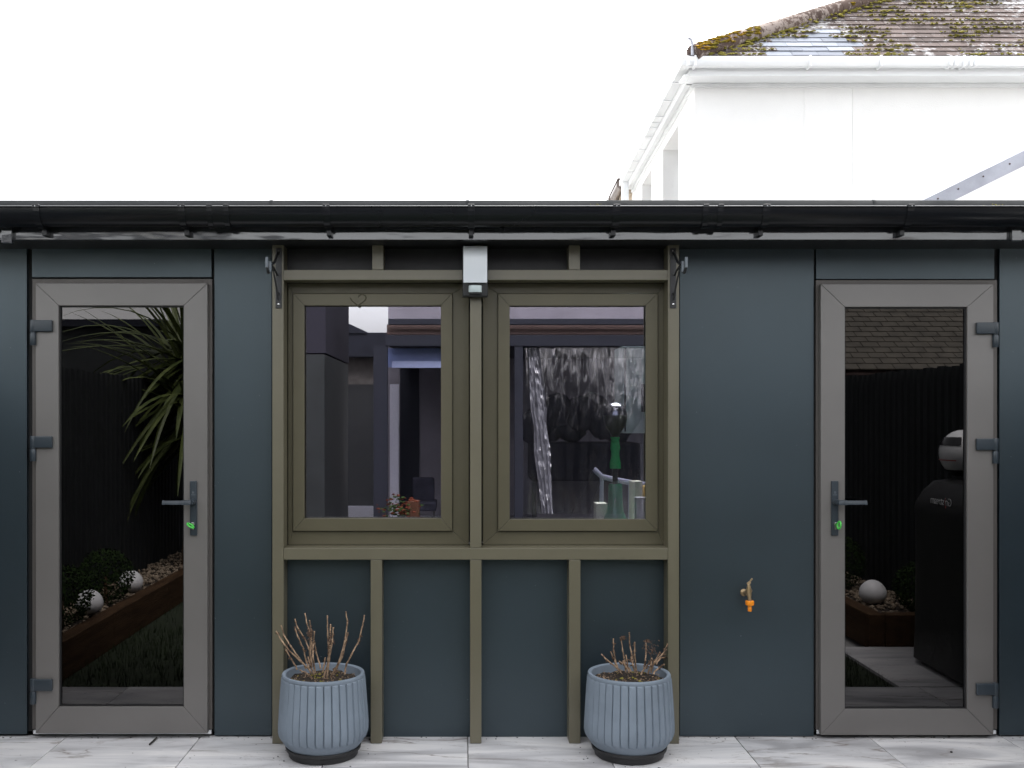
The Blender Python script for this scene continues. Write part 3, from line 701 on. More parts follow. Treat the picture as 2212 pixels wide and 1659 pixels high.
# twig lying on the paving and a few crumbs
a, b = P(340, 1588, -.03), P(323, 1611, -.1)
tw0 = Vector((X(340, -.02), -.028, .006)); zt_ = 4.63; ydist = F*CH/(1611-VY)
tw1 = Vector(((323-VX)*ydist/F, ydist-D, .006))
tag(MB().tube([tw0, tw0.lerp(tw1, .4)+Vector((.002, 0, .001)), tw1], [.004, .0045, .0042], 7).build('twig', TWIG, smooth=True), 'short dark twig lying on the paving in front of the left door', 'twig')
def gp(x, y):
    q = F*CH/(y-VY); return Vector(((x-VX)*q/F, q-D, 0))
c = gp(2055, 1626); dl_ = MB(); blob(dl_, (c.x, c.y, .004), .007, (1, .7, .5)); tag(dl_.build('leaf_scrap', TWIG), 'tiny black leaf scrap on the paving before the right door', 'leaf')

# ------------------------------------------------------------------ white rendered house behind
hz = 10.1; hy = hz-D
house = thing('rendered_house', (5, hy+3, 0), 'white rendered house with mossy slate roof and white gutters behind the garden room', 'house')
def hp(mb, name, m, **k): return mb.build(name, m, house, **k)
def hx(x, zz): return (x-VX)*zz/F
HZ = CH+3.535   # eaves level
sdx = .038
wy0 = 10.42-D; wxl = hx(1500, 10.42); WT = CH+3.40
def sx(zz): return wxl+sdx*(zz-10.42)
# front wall and side wall (side wall split round two deep window recesses)
xj = hx(1841, 10.42)  # slit left in the wall here imitates the shadow line beside the pier
hp(MB().box(wxl, xj-.0022, wy0, wy0+.3, -.05, WT).box(xj+.0022, 12, wy0, wy0+.3, -.05, WT), 'front_wall', WHITER)
wins = [(11.36, 12.46), (13.40, 14.32)]
def sideseg(z0, z1, h0, h1, name='side_wall', m=WHITER):
    a, b = sx(z0), sx(z1)
    hp(MB().hexa([(a, z0-D, h0), (a+.45, z0-D, h0), (b+.45, z1-D, h0), (b, z1-D, h0), (a, z0-D, h1), (a+.45, z0-D, h1), (b+.45, z1-D, h1), (b, z1-D, h1)]), name, m)
sideseg(10.721, 11.36, -.05, WT); sideseg(12.46, 13.40, -.05, WT); sideseg(14.32, 15.4, -.05, WT)
for z0, z1 in wins:
    sideseg(z0, z1, CH+3.25, WT); sideseg(z0, z1, -.05, CH+1.0)
    wf = hp(MB().box(sx(z0)+.24, sx(z0)+.30, z0-D, z1-D, CH+1.0, CH+3.25), 'window', UPVC)
    MB().box(sx(z0)+.225, sx(z0)+.238, z0-D+.08, z1-D-.08, CH+1.08, CH+3.17).build('pane', GLD, wf)
hp(MB().box(hx(1737, 10.42), xj-.0022, wy0-.005, wy0-.0005, -.05, WT-.002), 'pier', WHITER)
# soffit and fascia
fy = 10.16-D
hp(MB().box(hx(1478, 10.16), 12, fy, wy0-.001, CH+3.395, CH+3.41), 'soffit', UPVC)
hp(MB().box(hx(1488, 10.15), 12, fy-.02, fy-.001, CH+3.385, CH+3.53), 'fascia', UPVC, bevel=.003)
hp(MB().box(wxl-.02, 12, wy0-.03, wy0-.001, CH+3.352, CH+3.393), 'frieze_board', UPVCG, bevel=.003)
def gut(px0, px1, y, n='gutter'):
    pr = [(-.052, .0), (-.056, -.03), (-.05, -.062), (-.03, -.09), (.03, -.09), (.05, -.062), (.056, -.03), (.052, 0)]
    return hp(MB().prism([(y+a, HZ+.003+b) for a, b in pr], 'x', px0, px1), n, UPVC, smooth=True)
gyc = 10.07-D
hg = gut(hx(1478, 10.02), 12, gyc)
for x in (1503, 1752, 1905, 2085):
    xx = hx(x, 10.0); MB().box(xx-.012, xx+.012, gyc-.066, gyc+.06, HZ-.10, HZ+.012).build('gutter_bracket', UPVC, hg, bevel=.01, seg=2)
for x in (1487, 2056, 2068, 2100, 2110):
    xx = hx(x, 10.0); MB().box(xx-.018, xx+.018, gyc-.062, gyc+.058, HZ-.094, HZ+.008).build('gutter_clip', UPVC, hg, bevel=.012, seg=2)
# side gutter, fascia, soffit (seen from below, receding)
def sidebar(name, x_off0, x_off1, h0, h1, m, z0=10.02, z1=15.3, bev=.004):
    a, b = sx(z0)-wxl, sx(z1)-wxl
    return hp(MB().hexa([(wxl+a+x_off0, z0-D, h0), (wxl+a+x_off1, z0-D, h0), (wxl+b+x_off1, z1-D, h0), (wxl+b+x_off0, z1-D, h0),
                         (wxl+a+x_off0, z0-D, h1), (wxl+a+x_off1, z0-D, h1), (wxl+b+x_off1, z1-D, h1), (wxl+b+x_off0, z1-D, h1)]), name, m, bevel=bev)
sg = sidebar('gutter', -.205, -.105, HZ-.085, HZ, UPVCG)
sidebar('fascia', -.104, -.086, CH+3.385, HZ-.005, UPVC, 10.145)
sidebar('soffit', -.085, -.002, CH+3.3965, CH+3.412, UPVCG, 10.47)
sidebar('frieze_board', -.03, -.001, CH+3.352, CH+3.393, UPVCG, 10.42)
for i, zz in enumerate((10.55, 11.15, 11.75, 12.0, 12.2, 12.6, 13.2, 13.8, 14.4, 15.0)):
    xx = sx(zz)-.155; MB().box(xx-.058, xx+.056, zz-D-.014, zz-D+.014, HZ-.095, HZ+.008).build('gutter_bracket', UPVC, sg, bevel=.004)
hp(MB().box(sx(15.05)-.20, sx(15.05)-.10, 15.0-D, 15.1-D, 1.0, HZ-.08), 'downpipe', UPVC, bevel=.02)
# roof: front slope, pitch 42 degrees; hip runs two across for one back
pit = math.radians(42); cp, sp = math.cos(pit), math.sin(pit)
EX, EY, EZ = hx(1488, 10.05), 10.06-D, HZ+.012
def rp(x, s, h=0): return Vector((x, EY+s*cp-h*sp, EZ+s*sp+h*cp))
HK = 2.0
s1 = 3.2
bx = EX+HK*s1*cp
hp(MB().add([rp(EX+.06, 0, -.03), rp(13, 0, -.03), rp(13, s1, -.03), rp(bx, s1, -.03), (EX+.06+.3, 22-D, EZ-.02), (bx, 22-D, rp(bx, s1, -.03).z)], [(0, 1, 2, 3), (0, 3, 5, 4)]), 'roof_deck', RIDGE)
gau = .1135; sw = .257
smesh = []
for i in range(4):
    bm = MB(); j = [random.uniform(-.003, .003) for _ in range(4)]
    bm.hexa([(-sw/2+.002, -.004+j[0], 0), (sw/2-.002, -.004+j[1], 0), (sw/2-.002, .165, 0), (-sw/2+.002, .165, 0),
             (-sw/2+.002, -.004+j[0], .009), (sw/2-.002, -.004+j[1], .009), (sw/2-.002, .165, .006), (-sw/2+.002, .165, .006)])
    smesh.append(bm.mesh('roof_slate', SLATE, center=False)[0])
new_rows = {0: (1665, 1850), 1: (1686, 1869), 2: (1645, 1888), 3: (1667, 1842), 4: (1738, 1800), 5: (1753, 1814)}
moss = MB(); mosso = MB(); hipm = MB()
ROWS = 17
for r_ in range(ROWS):
    s = r_*gau; xs = EX+HK*s*cp+.03; off = (r_ % 2)*sw/2
    k0 = int((xs-EX-off)/sw)-1
    for k in range(k0, 30):
        x = EX+off+(k+.5)*sw
        if x < xs+sw*.25 or x > 7.7: continue
        p = rp(x, s)
        mtx = Matrix.Translation(p) @ Matrix.Rotation(pit+random.uniform(-.006, .006)-.06, 4, 'X') @ Matrix.Rotation(random.uniform(-.006, .006), 4, 'Z') @ Matrix.Translation((0, 0, random.uniform(0, .003)+.006))
        ix = VX+F*x/(p.y+D)
        nw = r_ in new_rows and new_rows[r_][0]-6 < ix < new_rows[r_][1]-6
        inst('roof_slate', smesh[random.randrange(4)], mtx, house, SLATEN if nw else None)
        if not nw:
            for i in range(11):
                u = x+random.uniform(-.13, .13); d0 = noise.noise(Vector((u*1.6, s*3.2, 4.)))
                if d0+random.gauss(0, .16) > .03:
                    c0 = rp(u, s+random.uniform(-.005, .03), .022)
                    for q in range(random.randint(1, 4)):
                        blob(moss, (c0.x+random.gauss(0, .020), c0.y+random.gauss(0, .008), c0.z+random.gauss(0, .004)), random.uniform(.005, .014), (1.6, 1, .55))
# hip tiles
hd = Vector((HK*cp, cp, sp)); hdn = hd.normalized(); hl = .30
q0 = Vector((EX+.04, EY-.01, EZ+.02)); k = 0
while k < 13:
    a = q0+hdn*(k*hl); b = a+hdn*(hl-.004)
    hp(MB().tube([a, a.lerp(b, .5), b], [.0885, .088, .0875], 16), 'hip_tile', RIDGE, smooth=True)
    k += 1
for i in range(420):
    t_ = random.random()**1.2*3.6; c0 = q0+hdn*t_; ang = random.uniform(-.3, 1.7)
    n_ = Vector((math.sin(ang)*.45, -math.sin(ang), math.cos(ang))).normalized()
    dens = noise.noise(c0*1.7+Vector((3, 0, 0)))
    if dens+.05 < 0 or t_ > 2.1 and random.random() < .8: continue
    c0 = c0+n_*.092
    blob(mosso, c0, random.uniform(.010, .030), (1.4, 1, .35))
for i in range(260):
    t_ = random.uniform(0, 4); c0 = q0+hdn*t_+Vector((.13, -.02, -.01)); blob(moss, (c0.x+random.gauss(0, .06), c0.y, c0.z+random.gauss(0, .012)), random.uniform(.008, .022), (1.5, 1, .6))
tag(hp(moss, 'moss', MOSS, smooth=True), kind='stuff'); tag(hp(mosso, 'lichen', MOSSY, smooth=True), kind='stuff')
hk = rp(EX+.03, 0)+Vector((0, -.04, 0))
hp(MB().tube([hk, hk+Vector((0, 0, .10)), hk+Vector((-.012, 0, .15)), hk+Vector((-.035, 0, .17)), hk+Vector((-.055, 0, .155))], .016, 8), 'hip_iron', GALV, smooth=True)

# adjoining far house beyond (brown gutter, beige wall)
fh = thing('beige_house', (3.4, 13, 0), 'beige rendered house with brown gutter beyond the white downpipe', 'house')
def quadbar(z0, z1, a0, a1, h0, h1):
    return MB().hexa([(sx(z0)+a0, z0-D, h0), (sx(z0)+a1, z0-D, h0), (sx(z1)+a1, z1-D, h0), (sx(z1)+a0, z1-D, h0), (sx(z0)+a0, z0-D, h1), (sx(z0)+a1, z0-D, h1), (sx(z1)+a1, z1-D, h1), (sx(z1)+a0, z1-D, h1)])
quadbar(15.41, 22, 0, 3, -.05, CH+3.4).build('wall', BEIGE, fh)
quadbar(15.42, 22, -.10, 0, CH+3.36, CH+3.55).build('eaves_board', BEIGE, fh)
MB().tube([(sx(15.42)-.17, 15.42-D, CH+3.50), (sx(22)-.17, 22-D, CH+3.50)], .065, 14).build('gutter', BROWNG, fh, smooth=True)
MB().tube([(sx(16.4)-.17, 16.4-D, CH+3.50), (sx(16.5)-.17, 16.5-D, CH+3.50)], .08, 14).build('gutter_union', BROWNG, fh, smooth=True)
quadbar(15.42, 22, -.22, 3, CH+3.57, CH+3.60).build('roof', SLATE, fh)

# brick gable far right
bh = thing('brick_house', (13, 18, 0), 'distant brick house gable at the right edge behind the roof', 'house')
def bp_(x, y, zz=22.): return Vector(((x-VX)*zz/F, zz-D, CH+(VY-y)*zz/F))
g0, g1, g2 = bp_(2146, 436), bp_(2330, 350), bp_(2514, 436)
MB().prism([(g0.x, 0), (g2.x, 0), (g2.x, g2.z-.08), (g1.x, g1.z-.08), (g0.x, g0.z-.08)], 'y', g0.y+.2, g0.y+5).build('wall', FBRICK, bh)
def sl_(a, b, nm):
    MB().hexa([(a.x, a.y, a.z-.10), (b.x, b.y, b.z-.10), (b.x, b.y+5.4, b.z-.10), (a.x, a.y+5.4, a.z-.10), (a.x, a.y, a.z), (b.x, b.y, b.z), (b.x, b.y+5.4, b.z), (a.x, a.y+5.4, a.z)]).build(nm, BEIGE, bh)
sl_(g0-Vector((.3, 0, .14)), g1, 'roof_slope'); sl_(g1, g2+Vector((.3, 0, -.14)), 'roof_slope')
MB().hexa([(2.0+9, 0, 0)]*0 or [bp_(2190, 440, 22.1), bp_(2196, 440, 22.1), bp_(2196, 440, 22.19), bp_(2190, 440, 22.19), bp_(2190, 424, 22.1), bp_(2196, 421, 22.1), bp_(2196, 421, 22.19), bp_(2190, 424, 22.19)]).build('brick_pier', mat('red_brick', (.33, .10, .05), .9), bh)

# galvanised rafter rising to the right above the garden room roof
ry = 1.6
ra = thing('steel_rafter', (X(2100, ry), ry, Z(380, ry)), 'grey galvanised steel rafter with bolts rising above the roof at right', 'steel beam')
A0, A1 = P(1900, 478, ry), P(2420, 222, ry)
dv = (A1-A0).normalized(); nv = Vector((-dv.z, 0, dv.x)); hh = P(0, 0, ry).z-P(0, 30.5, ry).z
def rb(o0, o1, y0, y1, name, m):
    MB().hexa([A0+nv*o0+Vector((0, y0, 0)), A1+nv*o0+Vector((0, y0, 0)), A1+nv*o0+Vector((0, y1, 0)), A0+nv*o0+Vector((0, y1, 0)),
               A0+nv*o1+Vector((0, y0, 0)), A1+nv*o1+Vector((0, y0, 0)), A1+nv*o1+Vector((0, y1, 0)), A0+nv*o1+Vector((0, y1, 0))]).build(name, m, ra, bevel=.0008, seg=1)
rb(-hh, 0, 0, .004, 'web', GALV); rb(-.0035, .0015, .0045, .06, 'top_flange', GALV); rb(-hh, -hh+.004, .0045, .06, 'bottom_flange', GALV)
for (x, y) in ((2026, 429), (2070, 408), (2124, 381), (2181, 354), (2260, 316)):
    p = P(x, y, ry); MB().lathe([(.0055, -.0003), (.0055, -.004), (.003, -.006)], (p.x, ry, p.z), 6, axis='y').build('bolt', mat('rusty_bolt', (.10, .07, .06), .6, .5), ra)

# ------------------------------------------------------------------ inside the garden room (seen through the panes)
t = thing('hookah', (X(1330, .32), .32, .5), 'green glass hookah with silver foil top standing inside the right window', 'hookah')
hxk = X(1329, .32)
def hz_(y): return Z(y, .32)
MB().lathe([(.004, hz_(1075)), (.012, hz_(1070)), (.014, hz_(1015)), (.02, hz_(1012))], (hxk, .32, 0), 20).build('stem', BLACKM, t, smooth=True)
MB().lathe([(.026, hz_(1012)), (.027, hz_(1000)), (.021, hz_(988)), (.020, hz_(975)), (.025, hz_(968)), (.021, hz_(958)), (.019, hz_(950)), (.025, hz_(944))], (hxk, .32, 0), 24).build('glass_sleeve', GREEND, t, smooth=True)
MB().lathe([(.018, hz_(943)), (.03, hz_(932)), (.050, hz_(920)), (.056, hz_(908)), (.058, hz_(898)), (.052, hz_(893))], (hxk, .32, 0), 24).build('bowl', mat('bowl_olive', (.06, .075, .03), .3), t, smooth=True)
MB().lathe([(.058, hz_(897)), (.056, hz_(892)), (.05, hz_(880)), (.03, hz_(872)), (.005, hz_(870))], (hxk, .32, 0), 24).build('foil_cap', CHROME, t, smooth=True)
MB().lathe([(.085, hz_(1180)), (.082, hz_(1160)), (.06, hz_(1125)), (.042, hz_(1105)), (.036, hz_(1085)), (.034, hz_(1050)), (.03, hz_(1045))], (hxk, .32, 0), 32).build('glass_base', GREEND2, t, smooth=True)
MB().tube([(hxk-.024, .29, hz_(1115)), (hxk-.004, .285, hz_(1075))], .0022, 6).build('hose_pin', CHROME, t)
tb = thing('desk', (.75, .45, .03), 'dark desk standing inside the garden room below the right window', 'desk')
zt2 = hz_(1180)-.002
MB().box(.30, 1.25, .15, .75, zt2-.03, zt2).build('desk_top', INTF, tb)
for x in (.34, 1.2):
    for y in (.18, .71): MB().box(x-.02, x+.02, y-.02, y+.02, .03, zt2-.03).build('leg', INTF, tb)
def ibox(name, x0, x1, y0, y1, wy, dpt, m, label, cat):
    o = MB().box(X(x0, wy), X(x1, wy), wy, wy+dpt, zt2 if y1 is None else Z(y1, wy), Z(y0, wy)).build(name, m, None, bevel=.002)
    return tag(o, label, cat)
ibox('carton', 1288, 1312, 1088, None, .36, .10, PAPER, 'small cream carton on the desk left of the hookah', 'box')
ibox('storage_tin', 1366, 1388, 1040, None, .40, .10, PAPER, 'cream upright box on the desk right of the hookah', 'box')
ibox('card_box', 1392, 1412, 1050, None, .42, .08, YELL, 'yellow card box on the desk at the right window edge', 'box')
ibox('white_jar', 1375, 1404, 1075, None, .26, .06, WHITEP, 'white jar on the desk nearest the right pane edge', 'jar')
cb = thing('wall_cabinet', (1.2, 2.0, .9), 'pale green wall cabinet deep inside the garden room at right', 'cabinet')
wy = .9
MB().box(X(1345, wy), X(1470, wy), wy, wy+.3, Z(936, wy), Z(748, wy)).build('cabinet_body', PATG, cb, bevel=.003)
MB().box(X(1349, wy), X(1352, wy), wy-.002, wy-.0005, Z(932, wy), Z(752, wy)).build('door_gap', RUB, cb)
MB().box(X(1385, wy), X(1392, wy), wy-.02, wy-.0005, Z(890, wy), Z(830, wy)).build('handle', HW, cb)

# ------------------------------------------------------------------ the garden behind the camera, mirrored in the glass
def fence(x, y0, y1, label, s):
    t = thing('fence', (x, (y0+y1)/2, 0), label, 'fence', None)
    bm = MB(); wdt = .098
    bm.prism([(0, 0), (s*.020, .012), (s*.020, .062), (0, .074), (0, wdt), (s*-.012, wdt), (s*-.012, 0)], 'z', -.05, 1.78)
    me, c = bm.mesh('fence_board', FENCE)
    y = y0; 
    while y > y1:
        inst('fence_board', me, Matrix.Translation((x+c.x, y-wdt+c.y, c.z+random.uniform(-.008, .008))), t); y -= wdt+.004
    MB().box(x-s*.03-.02, x-s*.03+.02, y1, y0, .4, .5).box(x-s*.03-.02, x-s*.03+.02, y1, y0, 1.3, 1.4).build('rail', FENCE, t)
fence(-2.72, -.02, -6.6, 'dark corrugated board fence behind the palm-like plant, mirrored in the left door', 1)
fence(3.16, -.02, -6.6, 'dark corrugated board fence behind the covered grill, mirrored in the right door', -1)
def planter(x0, x1, y0, y1, label, inner):
    t = thing('raised_bed', ((x0+x1)/2, (y0+y1)/2, 0), label, 'raised bed', 'timber sleeper beds along the fences')
    n_ = 0; y = y1
    while y < y0-.05:
        ye = min(y+1.2, y0); MB().box(inner-.05, inner+.05, y+.002, ye-.002, -.02, .20).build('sleeper', TIMB, t, bevel=.006); y = ye
    a, b = (x0, inner-.052) if inner > x0+.1 else (inner+.052, x1)
    MB().box(a, b, y0-.10, y0, -.02, .198).build('sleeper', TIMB, t, bevel=.006)
    MB().box(a, b, y1, y0-.102, -.02, .16).build('soil', SOIL, t)
    pb = MB()
    for i in range(900): blob(pb, (random.uniform(a, b), random.uniform(y1, y0-.12), .165+random.uniform(0, .012)), random.uniform(.010, .022), (1, 1, .7))
    tag(pb.build('pebbles', PEB, t), kind='stuff')
planter(-2.71, -2.25, -.90, -5.5, 'timber raised bed with white pebbles along the left fence', -2.28)
planter(2.55, 3.15, -1.84, -5.5, 'timber raised bed with white pebbles along the right fence', 2.62)
def egg(x, y, z, r, label):
    vs = MB(); vs.lathe([(.001, -r*.9)]+[(r*math.cos(a)*(1.0-.10*math.sin(a)), r*.92*math.sin(a)) for a in [(-PI/2+PI*i/14) for i in range(1, 14)]]+[(.001, r*.92)], (x, y, z), 24)
    o = vs.build('garden_globe', EGG, None, smooth=True); tag(o, label, 'garden ornament', 'white egg shaped ornaments in the raised beds')
egg(-2.42, -1.28, .255, .088, 'white egg ornament nearest the left door, cut by its frame in the reflection')
egg(-2.42, -1.98, .255, .088, 'white egg ornament between the two box shrubs, mirrored in the left door')
egg(-2.42, -2.80, .255, .088, 'white egg ornament farthest along the left bed, below the spiky plant')
egg(2.80, -2.36, .255, .090, 'white egg ornament beside round shrubs, mirrored in the right door')
def box_ball(x, y, r, label):
    t = thing('box_shrub', (x, y, .16), label, 'shrub', 'clipped box balls in the raised beds')
    MB().tube([(x, y, .15), (x, y, .16+r)], .012, 6).build('trunk', BARK, t)
    lf = MB(); c = Vector((x, y, .17+r))
    for i in range(2600):
        d = Vector((random.gauss(0, 1), random.gauss(0, 1), random.gauss(0, 1))).normalized()
        rr = r*(random.uniform(.7, 1)**.5)*(1+.10*noise.noise(d*3+c)); p = c+d*rr
        u = Vector((random.gauss(0, 1), random.gauss(0, 1), random.gauss(0, 1))).normalized()*.010; v = u.cross(d).normalized()*.006
        lf.add([p-u, p+v, p+u, p-v], [(0, 1, 2, 3)])
    lf.build('crown', LEAFD, t)
box_ball(-2.46, -1.63, .19, 'clipped dark box ball nearest the patio, mirrored in the left door')
box_ball(-2.46, -2.40, .19, 'clipped dark box ball between the white eggs, mirrored in the left door')
box_ball(2.98, -1.98 - .05, .17, 'small clipped box shrub by the grill, mirrored in the right door')
box_ball(2.80, -3.0, .20, 'clipped box ball behind the egg, mirrored in the right door')
# spiky plant
cx_, cy_ = -2.38, -4.25
t = thing('cabbage_palm', (cx_, cy_, .16), 'tall spiky green cabbage palm in the left raised bed, mirrored in the left door', 'palm')
MB().tube([(cx_, cy_, .15), (cx_+.02, cy_, .7), (cx_-.01, cy_, 1.3), (cx_, cy_, 1.75)], [.075, .06, .055, .06], 12).build('trunk', BARK, t, smooth=True)
for i in range(270):
    az = random.uniform(0, 2*PI); el = random.uniform(-.9, 1.35); L_ = random.uniform(1.0, 1.40) if math.cos(az) < .2 else random.uniform(.6, .8); b = Vector((cx_, cy_, random.uniform(1.25, 2.05)))
    d = Vector((math.cos(az)*math.cos(el), math.sin(az)*math.cos(el), math.sin(el))); p = b.copy(); vs = []; fs = []
    wd = random.uniform(.030, .046); K = 8; droop = random.uniform(.05, .22)
    for k in range(K+1):
        f = k/K; ww = wd*(.5+1.2*f if f < .3 else .86)*max(.04, (1-f)**.55 if f > .3 else 1)
        sd_ = Vector((-math.sin(az), math.cos(az), 0)); up = sd_.cross(d).normalized()
        vs += [p-sd_*ww+up*ww*.35, p, p+sd_*ww+up*ww*.35]
        if k: a = 3*(k-1); fs += [(a, a+1, a+4, a+3), (a+1, a+2, a+5, a+4)]
        p = p+d*(L_/K); d = (d+Vector((0, 0, -droop))).normalized()
    MB().add(vs, fs).build('leaf', LEAFC, t, smooth=True)

# covered grill with a helmet on it
gx0, gx1, gy0, gy1 = 2.66, 3.12, -1.52, -.62
gr_ = thing('covered_grill', ((gx0+gx1)/2, (gy0+gy1)/2, 0), 'barbecue grill under a black fabric cover beside the right fence', 'grill')
bm = bmesh.new(); bmesh.ops.create_grid(bm, x_segments=1, y_segments=1, size=1); bm.free()
vs = []; fs = []; NU = 40; rows = [(0.03, 1.0), (.2, .99), (.45, .985), (.7, .975), (.86, .98), (.90, 1.0), (.95, .97), (1.02, .86), (1.08, .70), (1.10, .45), (1.10, .05)]
for z, k in rows:
    for i in range(NU):
        a = 2*PI*i/NU; ca, sa = math.cos(a), math.sin(a)
        u = math.copysign(abs(ca)**.35, ca); v = math.copysign(abs(sa)**.35, sa)
        wv = 1+.018*math.sin(a*9+z*3)*(1-z)
        vs.append(((gx0+gx1)/2+(gx1-gx0)/2*u*k*wv, (gy0+gy1)/2+(gy1-gy0)/2*v*k*wv, z))
for i in range(len(rows)-1):
    for k in range(NU): fs.append((i*NU+k, i*NU+(k+1) % NU, (i+1)*NU+(k+1) % NU, (i+1)*NU+k))
fs.append(tuple((len(rows)-1)*NU+k for k in range(NU)))
MB().add(vs, fs).build('cover', COVER, gr_, smooth=True)
def text(body, size, world, m, parent, name='lettering'):
    cu = bpy.data.curves.new('t', 'FONT'); cu.body = body; cu.size = size; cu.extrude = .0006; cu.space_character = .95
    o = bpy.data.objects.new('t', cu); C.objects.link(o)
    dg = bpy.context.evaluated_depsgraph_get(); me = bpy.data.meshes.new_from_object(o.evaluated_get(dg)); bpy.data.objects.remove(o)
    me.materials.clear(); me.materials.append(m)
    return inst(name, me, world, parent)
# text faces -x (towards the path): local x runs towards -y
Rt = Matrix(((0, 0, -1, 0), (-1, 0, 0, 0), (0, 1, 0, 0), (0, 0, 0, 1)))
text('Gri', .062, Matrix.Translation((gx0-.006, -.93, .965)) @ Rt, LETW, gr_)
text(')', .062, Matrix.Translation((gx0-.006, -.995, .965)) @ Rt, LETR, gr_)
text('stream', .062, Matrix.Translation((gx0-.006, -1.018, .965)) @ Rt, LETW, gr_)
hm = thing('motorcycle_helmet', (2.86, -1.22, 1.11), 'white and black motorcycle helmet lying on top of the covered grill', 'helmet')
def ell(c, r, a0, a1, e0, e1, k=1.):
    vs = []; fs = []; N, M_ = 18, 12
    for i in range(M_+1):
        e = e0+(e1-e0)*i/M_
        for j in range(N+1):
            a = a0+(a1-a0)*j/N; vs.append((c[0]+r[0]*k*math.cos(e)*math.cos(a), c[1]+r[1]*k*math.cos(e)*math.sin(a), c[2]+r[2]*k*math.sin(e)))
    for i in range(M_):
        for j in range(N): fs.append((i*(N+1)+j, i*(N+1)+j+1, (i+1)*(N+1)+j+1, (i+1)*(N+1)+j))
    return MB().add(vs, fs)
hc = (2.86, -1.22, 1.245)
ell(hc, (.125, .155, .135), 0, 2*PI, -1.2, PI/2).build('shell', WHITEP, hm, smooth=True)
ell(hc, (.125, .155, .135), -2.2, -.9, -.35, .45, 1.03).build('visor', BLACKP, hm, smooth=True)
ell(hc, (.125, .155, .135), 2.2, 3.6, .35, .75, 1.02).build('vent_graphic', BLACKP, hm, smooth=True)
ell(hc, (.125, .155, .135), 2.4, 4.2, -.30, -.26, 1.02).build('stripe', REDP, hm, smooth=True)
ell(hc, (.125, .155, .135), 0, 2*PI, -1.25, -.75, 1.02).build('neck_trim', BLACKP, hm, smooth=True)

# outbuilding with a tiled lean-to roof beyond the right fence
ob = thing('tiled_outbuilding', (6.5, -11, 0), 'outbuilding with weathered brown tiled roof beyond the right fence', 'outbuilding')
MB().box(3.6, 10.5, -14, -9.6, -.05, 2.05).build('wall', FENCE, ob)
rt = MB(); pts = []
tmesh = MB().hexa([(-.118, 0, 0), (.118, 0, 0), (.118, .20, 0), (-.118, .20, 0), (-.118, 0, .02), (.118, 0, .02), (.118, .20, .012), (-.118, .20, .012)]).mesh('roof_tile', mat('old_roof_tile', (.062, .055, .044), .9, var=.35, vscale=5, bump=.5, bscale=30), center=False, bevel=.006, seg=1)[0]
pa = math.radians(34)
for r_ in range(17):
    for k in range(17):
        x = 4.1+(k+.5*(r_ % 2))*.242; s = r_*.150
        inst('roof_tile', tmesh, Matrix.Translation((x, -9.35-s*math.cos(pa), 2.08+s*math.sin(pa)+.01)) @ Matrix.Rotation(PI, 4, 'Z') @ Matrix.Rotation(pa-.06, 4, 'X'), ob)
MB().hexa([(3.4, -9.4, 2.02), (10.6, -9.4, 2.02), (10.6, -12, 3.76), (3.4, -12, 3.76), (3.4, -9.4, 2.05), (10.6, -9.4, 2.05), (10.6, -12, 3.79), (3.4, -12, 3.79)]).build('roof_deck', ROOFB, ob)
# pale building beyond the left fence
pb_ = thing('pale_house', (-8, -12, 0), 'pale rendered house beyond the left fence, seen mirrored above the palm', 'house')
MB().box(-12, -3.6, -16, -9.5, -.05, 3.6).build('wall', WHITER, pb_)
MB().box(-12.2, -3.4, -16.2, -9.3, 3.6, 3.8).build('eaves', FASD, pb_)
sh = thing('dark_lean_to', (-4.4, -7, 0), 'low dark lean-to behind the left fence', 'outbuilding')
MB().box(-6.5, -2.9, -9, -5.2, -.05, 2.31).build('wall', FENCE, sh); MB().box(-6.6, -2.85, -9.1, -5.1, 2.312, 2.38).build('roof', FASD, sh)

# rear of the main house: low wing with door, veranda with clear sheets
def R_(x, y, zz): return Vector(((x-VX)*zz/F, -(zz-D), CH+(VY-y)*zz/F))
rw = thing('rear_wing', (-1.6, -12.5, 0), 'low rear wing with dark fascia and dark door, mirrored in the left window', 'house')
zz = 16.5; p0, p1 = R_(660, 0, zz), R_(845, 0, zz)
def rbx(n_, m, x0, x1, y0, y1, zz, dd, par, **k):
    a, b = R_(x0, y1, zz), R_(x1, y0, zz)
    return MB().box(a.x, b.x, a.y-dd, a.y, a.z if y1 < 1150 else -.01, b.z).build(n_, m, par, **k)
rbx('wall', BRICKP, 640, 860, 772, 1200, zz, .3, rw)
rbx('fascia', FASD, 640, 860, 718, 770, zz-.3, .7, rw)
a = R_(600, 628, zz-.32); b = R_(792, 718, zz-.32)
MB().hexa([(a.x, a.y-.7, b.z-.01), (b.x, a.y-.7, b.z-.01), (b.x, a.y, b.z-.01), (a.x, a.y, b.z-.01), (a.x, a.y-.7, a.z), (b.x, a.y-.7, b.z+.01), (b.x, a.y, b.z+.01), (a.x, a.y, a.z)]).build('gable', FASD, rw)
d_ = rbx('door', BLACKM, 725, 806, 830, 1200, zz-.02, .06, rw)
lf_ = thing('side_extension', (-2.6, -8, 0), 'tall dark side extension at the left of the sky gap', 'outbuilding')
rbx('wall', mat('side_ext_lilac', (.022, .021, .028), .9, spec=.05), 560, 702, 560, 762, 12.2, 2.5, lf_); rbx('lower_wall', FENCE, 560, 700, 765, 1200, 12.15, 2.5, lf_)
ver = thing('veranda', (.8, -7.5, 0), 'veranda with clear plastic sheets and brown tiled edge, mirrored in both windows', 'veranda')
zv = 11.6
rbx('upper_wall', WALLG, 838, 1750, 560, 690, zv+.9, 3.5, ver)
rbx('gutter', FASD, 838, 1750, 688, 700, zv-.1, .12, ver)
